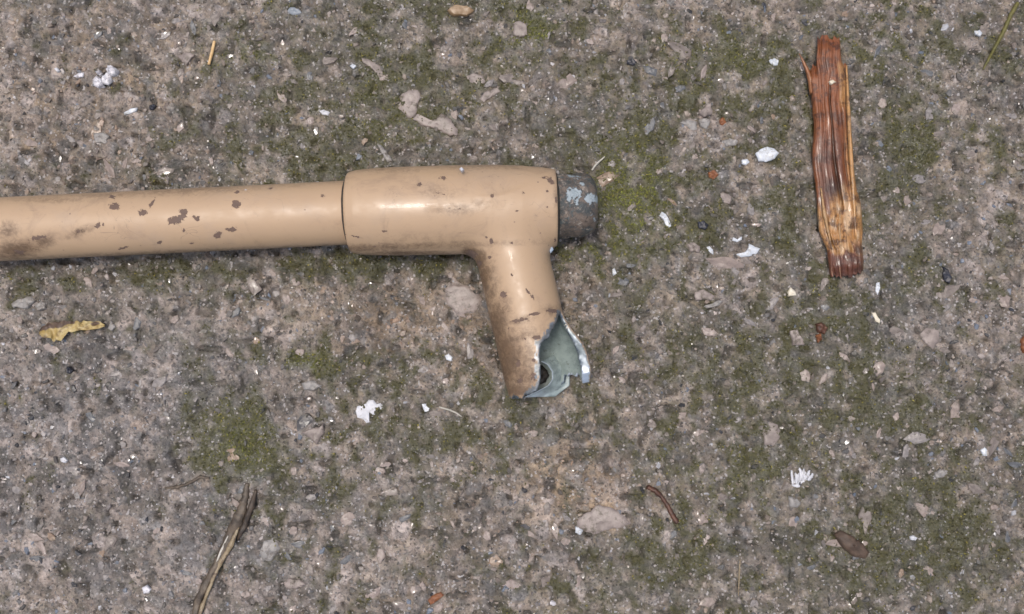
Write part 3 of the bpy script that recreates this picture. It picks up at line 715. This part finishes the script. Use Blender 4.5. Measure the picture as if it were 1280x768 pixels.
def closed(PT, PB):
    m_, n_ = PT.shape[:2]; k = m_ * n_
    V = np.concatenate([PT.reshape(-1, 3), PB.reshape(-1, 3)]); g0 = gridfaces(m_, n_)
    ring = np.concatenate([np.arange(n_), np.arange(1, m_) * n_ + n_ - 1, (m_ - 1) * n_ + np.arange(n_ - 2, -1, -1), np.arange(m_ - 2, 0, -1) * n_])
    r2_ = np.roll(ring, -1)
    return V, np.concatenate([g0, g0[:, ::-1] + k, np.stack([ring, ring + k, r2_ + k, r2_], -1)])
V, F = closed(PT, PBt)
wc = np.broadcast_to(C([.225, .07, .019]), U.shape + (3,)).copy()
wc = lerp(wc, C([.15, .06, .034]), sstep(150, 185, YY) * sstep(.05, .2, U) * (1 - sstep(.7, .8, U)) * .85)
wc = lerp(wc, C([.38, .19, .065]), sstep(.72, .8, U) * (1 - sstep(.9, .96, U)) * sstep(74, 84, YY) * (1 - sstep(122, 145, YY)))
wc = lerp(wc, C([.40, .19, .065]), sstep(.78, .84, U) * sstep(140, 190, YY) * .9)
n1 = 26 * (vnoise(U * 26, YY * .03, 2.5, 98) - .5)
tanm = sstep(232, 248, YY + n1 - 22 * (U < .3)) * (1 - sstep(312, 318, YY + .5 * n1 + 10 * (U > .75)))
wc = lerp(wc, C([.42, .21, .07]), tanm)
wc = lerp(wc, C([.54, .35, .19]), tanm * sstep(.52, .75, vnoise(U * 22, YY * .09, 1.6, 99)))
dk = np.exp(-((U - .45) / .25) ** 2 - ((YY - 236) / 13) ** 2); dk2 = np.exp(-((U - .88) / .12) ** 2 - ((YY - 313) / 10) ** 2)
wc = lerp(wc, C([.05, .028, .022]), np.clip(dk + dk2, 0, 1) * .85)
wc = lerp(wc, C([.125, .042, .022]), sstep(316, 324, YY) * .85)
wc = lerp(wc, C([.55, .33, .2]), sstep(333, 338, YY) * (U > .08) * (U < .33) * (vnoise(U * 40, 0 * U, 1.2, 88) > .6))
wc = lerp(wc, C([.05, .02, .012]), np.clip(crack + .7 * crack2, 0, 1) * .8)
me = mesh_from("wood_splinter", V, F[:, ::-1]); attr(me, "tint", np.tile(wc.reshape(-1, 3), (2, 1)))
wood = bpy.data.objects.new("wood_splinter", None); S.collection.objects.link(wood)
tag(wood, "wet reddish brown splinter of wood with pale torn fibres near its lower end", "wood splinter")
link("splinter_body", me, MAT_WOOD, wood)

# ------------------------------------------------------------------ tubes, flakes and pebbles
def tube(name, pxpts, radii, mat, z=None, parent=None, sides=9, flat=1.0, n=40, wob=.15, lift=0.0, seed=1, tint=None):
    """bent stalk lying on the ground along pixel points"""
    pts_ = C(pxpts, dtype=float) if not isinstance(pxpts, np.ndarray) else pxpts
    t0 = np.linspace(0, 1, len(pts_)); t = np.linspace(0, 1, n)
    # smooth interpolation
    xx = np.interp(t, t0, pts_[:, 0]); yy = np.interp(t, t0, pts_[:, 1])
    for _ in range(3):
        xx[1:-1] = (xx[:-2] + 2 * xx[1:-1] + xx[2:]) / 4; yy[1:-1] = (yy[:-2] + 2 * yy[1:-1] + yy[2:]) / 4
    r_ = np.interp(t, np.linspace(0, 1, len(radii)), radii)
    g0 = at(xx, yy, 0.0); zg = hz(g0[:, 0], g0[:, 1])
    for _ in range(6): zg[1:-1] = (zg[:-2] + zg[1:-1] + zg[2:]) / 3
    zc = (zg if z is None else np.interp(t, np.linspace(0, 1, len(np.atleast_1d(z))), np.atleast_1d(z))) + r_ * flat * .8 + .2 + lift
    P = at(xx, yy, zc)
    D_ = np.gradient(P, axis=0); D_ /= np.linalg.norm(D_, axis=1)[:, None]
    A = np.cross(D_, C([0, 0, 1.0])); A /= np.linalg.norm(A, axis=1)[:, None]; B = np.cross(A, D_)
    ph = np.arange(sides) * 2 * math.pi / sides
    R2 = r_[:, None] * (1 + wob * 2 * (vnoise(t[:, None] * n * .8 + 0 * ph, ph[None] * 2 + 0 * t[:, None], 1.7, seed) - .5))
    V = P[:, None] + R2[..., None] * (np.cos(ph)[None, :, None] * A[:, None] + flat * np.sin(ph)[None, :, None] * B[:, None])
    caps = [np.arange(sides)[None, ::-1], (np.arange(sides) + (n - 1) * sides)[None]]
    me = mesh_from(name, V.reshape(-1, 3), [gridfaces(n, sides, True)] + caps)
    return link(name, me, mat, parent)
def flake(name, poly, hgt, mat, parent=None, z=None, rings=5, bumpy=.25, dome=.5, jag=.12, sub=4, seed=1, sink=.3, tilt=(0, 0)):
    """solid piece whose outline is given in photo pixels; it has a rim, a crowned and dented top and real thickness"""
    rs = np.random.default_rng(seed); P = C(poly, dtype=float); c = P.mean(0)
    Q = []
    for i in range(len(P)):
        a, b = P[i], P[(i + 1) % len(P)]; L = np.linalg.norm(b - a)
        for s in range(sub):
            q = a + (b - a) * s / sub
            if s: q = q + rs.normal(0, jag * L / sub * 1.2, 2)
            Q.append(q)
    Q = C(Q); k = len(Q)
    gc = at(c[0], c[1], 0.0); zg = float(hz(gc[0], gc[1])) if z is None else z
    W2 = at(Q[:, 0], Q[:, 1], zg)[:, :2]; wc_ = at(c[0], c[1], zg)[:2]
    rad = np.linalg.norm(W2 - wc_, axis=1).mean()
    fs = [1.0, 1.0, .93] + list(np.linspace(.8, .12, rings))
    hs = [-sink, hgt * .55, hgt * .85] + [hgt * (1 + dome * (1 - f * f)) for f in np.linspace(.8, .12, rings)]
    V = []
    for i, (f, h) in enumerate(zip(fs, hs)):
        xy = wc_ + (W2 - wc_) * f; zz2 = zg + h + 0 * xy[:, 0]
        if i: zz2 = zz2 + bumpy * hgt * 2.2 * (vnoise(xy[:, 0], xy[:, 1], max(rad * .45, .25), seed % 50) - .5) + (xy - wc_) @ C(tilt)
        V.append(np.concatenate([xy, zz2[:, None]], 1))
    V = np.concatenate(V + [C([[*wc_, zg + hgt * (1 + dome)]])]); m_ = len(fs)
    F = gridfaces(m_, k, True); j = np.arange(k); last = (m_ - 1) * k
    T_ = np.stack([last + j, last + (j + 1) % k, np.full(k, m_ * k)], -1)
    me = mesh_from(name, V, [F, T_]); 
    if me.polygons[len(F)].normal.z < 0: me.flip_normals()
    try: me.set_sharp_from_angle(angle=math.radians(38))
    except Exception: pass
    return link(name, me, mat, parent)
def oval(cx, cy, a, b, ang, k=7, seed=0):
    rs = np.random.default_rng(seed + 100); t = np.arange(k) * 2 * math.pi / k
    r_ = 1 + rs.uniform(-.14, .14, k); u, v = a * r_ * np.cos(t), b * r_ * np.sin(t); q = math.radians(ang)
    return [(cx + uu * math.cos(q) - vv * math.sin(q), cy + uu * math.sin(q) + vv * math.cos(q)) for uu, vv in zip(u, v)]

MAT_SHADE_PLUG = simple("dark_painted_shade", (0.02, 0.017, 0.014), (0.055, 0.045, 0.035), 500, 0.7)
flake("shade_plug", [(668,456),(678,457),(684,463),(686,470),(682,478),(674,481),(664,478),(662,466)], 3.6, MAT_SHADE_PLUG, parent=pipe, z=2.2, seed=77, sink=.3, bumpy=.2, dome=.3)  # dark lump added to stand for the shade inside the torn end
# the splinter's side prong
pz = gz + 2.2
tp = tube("side_prong", [(1016, 118), (1013, 100), (1008, 86), (1003, 75), (999, 67)], [1.0, .9, .7, .5, .15], MAT_WOOD, z=[gz + 1.6, gz + 2.2, gz + 3], parent=wood, n=20)
attr(tp.data, "tint", np.tile(C([[.30, .12, .045]]), (len(tp.data.vertices), 1)))
for i, (pp, rr2) in enumerate([([(1058, 82), (1061, 150), (1066, 230), (1070, 300)], [.3, .7, .7, .3]), ([(1026, 235), (1031, 270), (1040, 312)], [.25, .6, .25]), ([(1051, 250), (1049, 285), (1052, 316)], [.2, .5, .2])]):
    f_ = tube("fibre", pp, rr2, MAT_WOOD, z=[gz + 4.4, gz + 4.9, gz + 4.4], parent=wood, n=26, seed=i + 3)
    cl_ = C([[.42, .25, .11]])
    if i == 0: cl_ = C([[.46, .24, .08]])
    attr(f_.data, "tint", np.tile(cl_, (len(f_.data.vertices), 1)))

def T(o, label, cat, group=None): return tag(o, label, cat, group)
# white flakes and shell bits
T(flake("paint_flake", [(445,514),(447,508),(457,505),(461,500),(467,500),(471,505),(476,504),(480,509),(472,518),(467,519),(462,516),(462,528),(458,529),(454,524),(447,522)], .7, MAT_WHITE, seed=3, bumpy=.4, dome=.3, jag=.06),
  "bright white flat paint flake with scalloped edge left of the torn branch end", "paint flake")
o = bpy.data.objects.new("crumpled_flake", None); S.collection.objects.link(o)
T(o, "crumpled dirty white flake near the left end of the top edge", "flake")
for i, pl in enumerate([[(116,100),(120,96),(127,99),(130,107),(124,111),(118,108)], [(128,95),(134,92),(140,95),(141,102),(136,107),(129,106)], [(135,84),(140,83),(146,86),(150,91),(146,96),(139,96),(134,91)], [(122,106),(128,106),(132,109),(126,112)], [(121,91),(127,89),(130,94),(125,98)]]):
    flake("flake_fold", pl, .9 + .3 * (i % 3), MAT_WHITED, parent=o, seed=i + 11, bumpy=.7, dome=.4, jag=.14, tilt=(.15 * (-1) ** i, .1))
o = bpy.data.objects.new("ragged_flake", None); S.collection.objects.link(o)
T(o, "ragged white flake of parallel shreds in the lower right moss", "flake")
flake("torn_patch", [(992,604),(994,596),(999,591),(1005,589),(1012,592),(1009,600),(1002,604),(998,608)], .35, MAT_WHITE, parent=o, seed=71, bumpy=.7, dome=.2, jag=.2)
for i, (a, b) in enumerate([((989,588),(991,606)),((994,591),(996,605)),((999,585),(1003,601)),((1005,586),(997,606)),((1012,588),(1006,599)),((1016,592),(1010,601)),((990,607),(1000,608))]):
    tube("shred", [a, ((a[0] + b[0]) / 2 + .8, (a[1] + b[1]) / 2), b], [.25, .6, .3], MAT_WHITE, parent=o, n=14, flat=.4, seed=i + 2, lift=.15, wob=.75)
W_ = [
 ("shell_chip", [(944,192),(950,187),(959,184),(967,186),(973,192),(968,199),(957,203),(948,202)], .8, MAT_SHELL, "large oval bluish white shell chip between the pipe stub and the wood splinter", "shell chip"),
 ("shell_chip", [(927,200),(934,199),(937,203),(932,207),(927,205)], .5, MAT_SHELL, "tiny white chip just left of the oval shell chip", "shell chip"),
 ("shell_chip", [(920,318),(929,318),(935,310),(936,305),(944,309),(950,311),(945,318),(936,321),(926,322)], .6, MAT_SHELL, "pointed white shell chip with a grey tail below a dark hole", "shell chip"),
 ("shell_chip", [(824,270),(827,265),(832,268),(837,276),(839,283),(835,288),(831,281),(829,275)], .6, MAT_SHELL, "narrow curved white shell sliver right of the bright moss patch", "shell chip"),
 ("shell_chip", [(883,309),(887,308),(891,313),(892,319),(887,316)], .4, MAT_SHELL, "small slanting white sliver left of the pointed shell chip", "shell chip"),
 ("shell_chip", [(916,297),(921,301),(927,296),(927,300),(921,303),(915,301)], .4, MAT_SHELL, "small crescent shaped white chip under a dark hole", "shell chip"),
 ("shell_chip", [(961,76),(967,73),(973,76),(972,82),(965,83)], .5, MAT_SHELL, "small white chip left of the wood splinter's side prong", "shell chip"),
 ("shell_chip", [(1217,39),(1223,37),(1228,42),(1225,46),(1219,44)], .5, MAT_SHELL, "small bluish white chip beside the olive stem at upper right", "shell chip"),
 ("stone_chip", [(984,366),(988,359),(994,365),(995,370),(985,371)], .7, MAT_CREAM, "cream triangular chip left below the lower end of the wood splinter", "stone chip"),
 ("shell_chip", [(1095,354),(1099,353),(1100,360),(1097,369),(1094,364)], .4, MAT_SHELL, "thin upright white sliver just right below the wood splinter", "shell chip"),
 ("shell_chip", [(1089,391),(1094,391),(1100,400),(1099,405),(1094,402)], .5, MAT_CREAM, "small curved cream sliver below the thin upright white one", "shell chip"),
 ("stone_chip", [(719,658),(725,657),(729,663),(725,669),(719,666)], .9, MAT_SHELL, "white wedge shaped chip at the lower left of the big flat pinkish stone", "stone chip"),
 ("paint_flake", [(681,752),(690,750),(699,756),(696,762),(686,761)], .7, MAT_WHITED, "ragged white flake at the bottom edge below the torn branch", "paint flake"),
 ("quartz_grain", [(1136,671),(1141,669),(1146,672),(1144,676),(1138,675)], .7, MAT_WHITE, "bright white quartz grain right of the brown husk", "quartz grain"),
 ("shell_chip", [(1225,563),(1230,559),(1236,565),(1235,571),(1228,570)], .6, MAT_SHELL, "pale bluish chip above and right of the grey oval pebble", "shell chip"),
 ("shell_chip", [(155,141),(164,136),(172,135),(171,139),(162,143),(156,144)], .4, MAT_SHELL, "long thin bluish white sliver under the crumpled flake", "shell chip"),
 ("shell_chip", [(92,96),(99,92),(106,91),(104,97),(97,98)], .5, MAT_WHITED, "small white chip left of the crumpled flake", "shell chip"),
 ("shell_chip", [(68,86),(72,85),(76,89),(72,91)], .6, MAT_WHITE, "tiny bright white grain far left of the crumpled flake", "shell chip"),
 ("shell_chip", [(76,573),(81,571),(86,575),(83,579),(77,578)], .8, MAT_WHITE, "round white grain left of the green moss patch", "quartz grain"),
 ("shell_chip", [(93,618),(97,614),(101,618),(101,624),(95,624)], .6, MAT_GREY, "pale grey grain below the round white grain", "quartz grain"),
 ("quartz_grain", [(178,735),(184,731),(190,736),(187,742),(180,742)], .8, MAT_WHITED, "rough white grain left of the dry stem at the bottom", "quartz grain"),
 ("shell_chip", [(399,139),(405,137),(413,141),(410,145),(402,143)], .4, MAT_WHITE, "thin white flake above the collar of the tee", "shell chip"),
 ("shell_chip", [(556,445),(561,442),(566,447),(564,452),(558,450)], .5, MAT_SHELL, "small pale chip left of the torn branch", "shell chip"),
 ("shell_chip", [(527,505),(533,504),(538,509),(537,515),(531,515)], .5, MAT_SHELL, "square bluish white chip right of the scalloped paint flake", "shell chip"),
 ("shell_chip", [(437,83),(441,80),(446,83),(442,87)], .5, MAT_SHELL, "small bluish chip in the moss above the tee", "shell chip"),
 ("shell_chip", [(850,154),(858,150),(870,152),(871,162),(865,165),(858,158)], .5, MAT_GREY, "pale grey angular chip between the tee and the wood splinter", "stone chip"),
 ("paint_flake", [(765,337),(768,335),(771,342),(766,346)], .5, MAT_SHELL, "tiny bluish fleck at the right below the pipe stub", "paint flake"),
]
for i, (nm, pl, h_, mt, lb, ct_) in enumerate(W_):
    T(flake(ct_.replace(' ', '_'), pl, h_, mt, seed=20 + i, bumpy=.3, dome=.35, jag=.08, sub=3), lb, ct_)
# flat stones big enough to pick out
ST = [
 ([(498,122),(512,113),(522,113),(526,121),(522,132),(521,142),(516,149),(504,143),(498,136)], .5, MAT_PINK, "pale flat stone, broad end of the horn shape above the tee"),
 ([(516,150),(522,143),(532,150),(545,150),(552,142),(560,148),(572,162),(572,169),(562,170),(548,163),(534,159)], .45, MAT_PINK, "pale flat stone, narrow tail of the horn shape above the tee"),
 ([(556,364),(564,357),(582,357),(599,368),(602,380),(592,391),(572,393),(558,381)], .4, MAT_PINK, "large pinkish grey flat stone tucked left of the branch"),
 ([(720,651),(729,643),(745,632),(765,635),(781,645),(789,654),(776,660),(757,663),(742,668),(722,661)], .5, MAT_PINK, "largest flat pinkish stone below the torn branch end"),
 ([(377,541),(405,529),(405,543),(396,556),(388,548)], .5, MAT_PINK, "triangular pinkish stone left of the scalloped flake"),
 ([(377,479),(392,476),(403,482),(393,489),(380,487)], .4, MAT_GREY, "pale grey leaf shaped stone above the triangular stone"),
 ([(1148,417),(1160,410),(1172,413),(1174,424),(1165,437),(1155,430)], .5, MAT_PINK, "pinkish angular stone right of the wood's lower end"),
 ([(987,414),(996,412),(1003,424),(1005,432),(990,432)], .6, MAT_PINK, "pale wedge stone below left of the wood splinter"),
 ([(1167,590),(1178,585),(1184,590),(1178,597),(1168,597)], .7, MAT_GREY, "oval pale grey pebble in the lower right moss"),
 ([(985,620),(994,622),(1001,629),(996,635),(986,633)], .9, MAT_GREY, "pale pink pebble right under the ragged white flake"),
 ([(357,15),(364,10),(374,12),(378,18),(368,21)], .8, MAT_BLUE, "flat blue grey pebble near the top edge"),
 ([(559,14),(568,8),(584,8),(593,14),(584,21),(566,21)], 1.2, MAT_BROWNP, "round brown pebble at the top edge above the tee"),
 ([(641,30),(650,27),(658,32),(659,44),(650,48),(642,44)], .5, MAT_PINK, "pinkish square stone at the top of the bright green moss"),
 ([(600,124),(606,116),(620,110),(628,107),(626,116),(614,122),(604,130)], .4, MAT_PINK, "slanting pale stone right of the horn shaped stones"),
 ([(583,96),(592,92),(604,95),(607,103),(596,107),(586,105)], .5, MAT_PINK, "rounded pale stone above the slanting one"),
 ([(451,72),(462,75),(474,82),(482,92),(474,97),(464,86),(454,79)], .35, MAT_PINK, "thin slanting pale stone in moss near the top centre"),
 ([(472,180),(478,183),(488,196),(491,203),(484,203),(477,192)], .4, MAT_GREY, "narrow grey sliver of stone just above the tee"),
 ([(873,142),(884,130),(889,128),(890,143),(881,147)], .6, MAT_PINK, "triangular pale stone between tee and wood, upper one of a pair"),
 ([(873,150),(883,148),(888,152),(882,162),(875,158)], .5, MAT_GREY, "grey rounded stone, lower one of a pair between tee and wood"),
 ([(902,177),(912,173),(922,176),(920,183),(908,184)], .5, MAT_GREY, "flat grey stone up left of the oval shell chip"),
 ([(896,243),(902,239),(914,246),(913,256),(902,254)], .5, MAT_PINK, "pale angular stone left of the wood splinter"),
 ([(858,306),(866,303),(875,308),(874,316),(862,315)], .6, MAT_PINK, "pinkish stone below the black pit right of the stub"),
 ([(868,365),(880,362),(893,371),(889,376),(869,376)], .5, MAT_PINK, "flat pale wedge of stone midway between branch and wood"),
 ([(879,384),(896,376),(904,376),(897,383),(884,386)], .4, MAT_GREY, "long pale stone beside the flat wedge of stone"),
 ([(15,380),(24,374),(40,371),(46,376),(38,384),(18,386)], .9, MAT_GREY, "elongated pale pebble below the pipe at the left edge"),
 ([(45,383),(52,377),(59,379),(59,386),(51,389)], 1.0, MAT_GREY, "round grey pebble next to the elongated pale one at left"),
 ([(117,167),(128,166),(137,170),(133,180),(120,179)], .4, MAT_GREY, "square flat grey stone above the pipe at left"),
 ([(222,70),(232,66),(244,69),(238,76),(234,83),(227,77)], .4, MAT_PINK, "pale stone left of the yellow straw"),
 ([(951,536),(958,528),(972,531),(975,545),(966,558),(955,556)], .4, MAT_PINK, "brownish flat stone above the ragged white flake"),
 ([(325,690),(330,676),(345,673),(352,684),(341,700),(329,702)], .8, MAT_GREY, "pale grey lump of stone right of the dry stem"),
 ([(355,728),(362,722),(375,724),(383,731),(372,736),(358,735)], .6, MAT_PINK, "pinkish wedge stone right of the dry stem's lower end"),
 ([(139,400),(145,409),(140,414),(135,411)], .3, MAT_GREY, "small grey stone at the right tip of the yellow leaf"),
 ([(1177,333),(1184,337),(1189,347),(1186,355),(1178,350)], .8, MAT_DARK, "dark blue black stone right of the wood splinter"),
 ([(871,278),(880,276),(886,282),(881,288),(873,286)], .5, MAT_DARK, "black stone in a pit right of the stub"),
 ([(187,133),(193,131),(197,133),(192,139),(188,138)], .8, MAT_DARK, "small black chip above the pipe at left"),
 ([(783,76),(790,74),(796,78),(791,83),(784,81)], .5, MAT_DARK, "black stone in the moss at top centre right"),
 ([(84,459),(89,458),(93,463),(89,468),(84,465)], .8, MAT_DARK, "round black grain below the yellow leaf"),
]
for i, (pl, h_, mt, lb) in enumerate(ST):
    o = flake("stone", pl, h_ + .25, mt, parent=ground, seed=60 + i, bumpy=.35, dome=.12, jag=.17, sub=4, rings=4)
# dry yellow leaf fragment
xs_ = C([49, 53, 58, 63, 68, 73, 78, 84, 92, 100, 108, 116, 124, 131]); yt = C([412, 407, 405, 404, 403, 402, 401, 401, 401, 402, 402, 402, 402, 405]); yb = C([416, 421, 424, 425, 427, 426, 424, 417, 415, 413, 413, 412, 411, 408])
nu, nv = 50, 14; uu = np.linspace(0, 1, nu); vv = np.linspace(0, 1, nv); U, W = np.meshgrid(uu, vv, indexing='ij')
XXl = np.interp(uu, np.linspace(0, 1, 14), xs_)[:, None] + 0 * W
ya = np.interp(XXl, xs_, yt) + 3.5 * (vnoise(XXl, 0 * XXl, 4, 33) - .5); yc = np.interp(XXl, xs_, yb) + 6.0 * (vnoise(XXl, 0 * XXl, 3.2, 34) - .5) * (XXl < 90)
gl0 = at(90, 411, 0.); zl = float(hz(gl0[0], gl0[1]))
ZZ = zl + 1.2 + 1.5 * np.abs(W - .45) ** 1.2 + 1.9 * (vnoise(XXl * .5, W * 6, 2.5, 35) - .5) + .8 * U
V, F = slab(at(XXl, ya + (yc - ya) * W, ZZ), .22)
p = NT("yellow_leaf"); lm = p.noise(260, 5, .7); lt = p.at("dry")
c_ = p.mix(p.rng(lm, .35, .65), (0.36, .25, .08), (0.52, 0.42, .20)); c_ = p.mix(p.rng(p.math('ADD', lt, p.math('MULTIPLY', lm, .9)), .62, .85), c_, (.10, .065, .045))
c_ = p.mix(p.rng(p.noise(420, 6, .8), .52, .62, 0, .7), c_, (.17, .11, .05))
me = mesh_from("leaf_fragment", V, F[:, ::-1]); dry = np.clip((1 - sstep(.1, .45, W)) * (1 - sstep(.45, .75, U)) * 0.9 + np.exp(-((U - .88) / .05) ** 2 - ((W - .3) / .3) ** 2) * .7 + .25 * (1 - sstep(.15, .3, U)), 0, 1)
attr(me, "dry", np.tile(dry.ravel(), 2))
T(link("leaf_fragment", me, p.out(c_, .42, p.bump(lm, .0004, .8))), "curled torn yellow leaf fragment on the concrete below the pipe at left", "leaf fragment")
# stalks and twigs
T(tube("straw", [(268, 52), (265, 66), (261, 81)], [.55, .6, .5], MAT_STRAW, n=16, lift=.4, wob=.05), "short straight piece of yellow straw near the top left", "straw")
o = bpy.data.objects.new("dry_stem", None); S.collection.objects.link(o)
T(o, "long dry grey brown grass stem, split and flattened, leaning into the bottom edge", "plant stem")
tube("stalk", [(309, 604), (306, 625), (295, 655), (280, 688), (262, 722), (248, 750), (240, 785)], [.7, 1.6, 1.9, 1.6, 1.4, 1.3, 1.2], MAT_STEM, parent=o, n=90, flat=.5, wob=.3)
tube("stalk", [(320, 612), (314, 634), (304, 660), (296, 676)], [.4, 1.3, 1.2, .3], MAT_HUSKD, parent=o, n=30, flat=.6, wob=.3, seed=5)
tube("pale_strip", [(300, 655), (288, 683), (274, 706), (264, 730), (252, 760), (247, 782)], [.3, .9, .8, .6, .7, .6], MAT_STEMP, parent=o, n=60, flat=.5, wob=.25, lift=.75, seed=7)
tube("pale_strip", [(285, 670), (276, 690), (270, 704)], [.2, .45, .2], MAT_FIBRE, parent=o, n=20, flat=.5, lift=1.2, seed=8)
T(tube("twig", [(809, 609), (818, 613), (828, 622), (835, 634), (841, 645), (847, 654)], [.8, .9, .85, .8, .9, .8], MAT_TWIG, n=36, wob=.3), "short curved dark red twig right of the big flat stone", "twig")
T(tube("grass_stem", [(1272, 4), (1264, 18), (1256, 36), (1246, 56), (1236, 74), (1229, 87)], [.7, .8, .75, .6, .5, .25], MAT_GREEN, n=50, wob=.25), "thin olive green stem in the top right corner", "plant stem")
T(tube("rootlet", [(206, 611), (222, 609), (238, 604), (250, 596), (262, 598)], [.4, .6, .6, .5, .3], MAT_STEM, n=40, wob=.35), "thin dark rootlet left of the green moss patch", "rootlet")
T(tube("fibre", [(740, 213), (744, 207), (749, 202), (756, 196)], [.3, .38, .35, .2], MAT_FIBRE, n=20, lift=1.2), "pale curved fibre above the bare pipe stub", "fibre")
T(tube("fibre", [(549, 509), (560, 512), (570, 516), (577, 521)], [.25, .35, .3, .2], MAT_FIBRE, n=20, lift=.3), "thin pale fibre right of the scalloped white flake", "fibre")
T(tube("rootlet", [(925, 700), (924, 720), (923, 745)], [.2, .3, .2], MAT_STEMP, n=20, lift=.2), "thin straight pale stalk at the bottom right of centre", "rootlet")
T(flake("husk", [(1042, 668), (1050, 663), (1062, 668), (1076, 678), (1086, 690), (1080, 698), (1066, 696), (1052, 684)], 1.6, MAT_HUSK, seed=41, bumpy=.3, dome=.6), "flat brown seed husk in the moss at lower right", "husk")
T(flake("leaf_bit", [(535, 750), (541, 744), (551, 740), (555, 744), (547, 751), (538, 756)], .8, MAT_RUST, seed=42, bumpy=.4, dome=.4), "small orange brown leaf bit at the bottom edge", "leaf bit")
T(flake("leaf_bit", [(1275, 424), (1281, 419), (1288, 426), (1289, 440), (1279, 442), (1274, 434)], 1.3, MAT_RUST, seed=43, bumpy=.3, dome=.5), "orange brown leaf bit cut off by the right edge", "leaf bit")
T(flake("bark_crumb", [(1018, 405), (1026, 403), (1034, 410), (1030, 418), (1022, 416)], 1.2, MAT_TWIG, seed=44, bumpy=.5), "dark bark crumb on the wet patch below the wood splinter", "bark crumb")
T(flake("bark_crumb", [(1019, 419), (1025, 417), (1027, 425), (1022, 429)], 1.0, MAT_RUST, seed=45, bumpy=.5), "orange bark crumb under the dark one below the wood splinter", "bark crumb")
T(flake("bark_crumb", [(898, 149), (904, 147), (908, 153), (905, 159), (899, 157)], .7, MAT_RUST, seed=46, bumpy=.5), "reddish brown crumb right of the paired stones", "bark crumb")
T(flake("bark_crumb", [(885, 216), (893, 213), (898, 219), (892, 225), (886, 222)], .7, MAT_RUST, seed=47, bumpy=.5), "reddish crumb below left of the oval shell chip", "bark crumb")
T(flake("paint_flake", [(574, 211), (577, 209), (580, 212), (577, 215)], .35, MAT_WHITE, z=ZT + float(Rmain(C([100.])[0] * .5)) - .15 - .0, seed=48, sink=2.2, sub=2), "tiny white fleck stuck near the top edge of the tee", "paint flake")
T(flake("paint_flake", [(559, 231), (562, 228), (566, 230), (565, 235), (560, 235)], .12, MAT_SKY, z=ZT + 13.55, seed=49, sink=1.5, sub=2), "small blue grey fleck on the tee", "paint flake")
T(flake("paint_flake", [(303, 239), (307, 237), (311, 239), (308, 242)], .3, MAT_WHITE, z=14.2 + 7.6, seed=50, sink=2.0, sub=2), "tiny white fleck on top edge of the straight pipe", "paint flake")
T(flake("shell_chip", [(1036, 102), (1041, 100), (1045, 103), (1040, 106)], .4, MAT_CREAM, z=float(gz) + 5.6, seed=51, sink=1.0, sub=2), "small cream chip lying on the wood splinter", "shell chip")
T(flake("paint_flake", [(685, 308), (689, 306), (692, 312), (688, 317)], .3, MAT_SKY, z=ZT + 2.5, seed=52, sink=2.0, sub=2), "pale blue fleck in the crook under the right end of the tee", "paint flake")

GROUPS = {"shell chip": "pale shell chips scattered on the concrete", "stone chip": "small pale stone chips on the concrete", "paint flake": "loose paint flakes",
          "quartz grain": "bright quartz grains", "bark crumb": "bark crumbs around the wood splinter", "rootlet": "thin rootlets", "fibre": "pale fibres", "leaf bit": "orange brown leaf bits"}
for o in S.objects:
    if o.parent is None and o.get("category") in GROUPS: o["group"] = GROUPS[o["category"]]
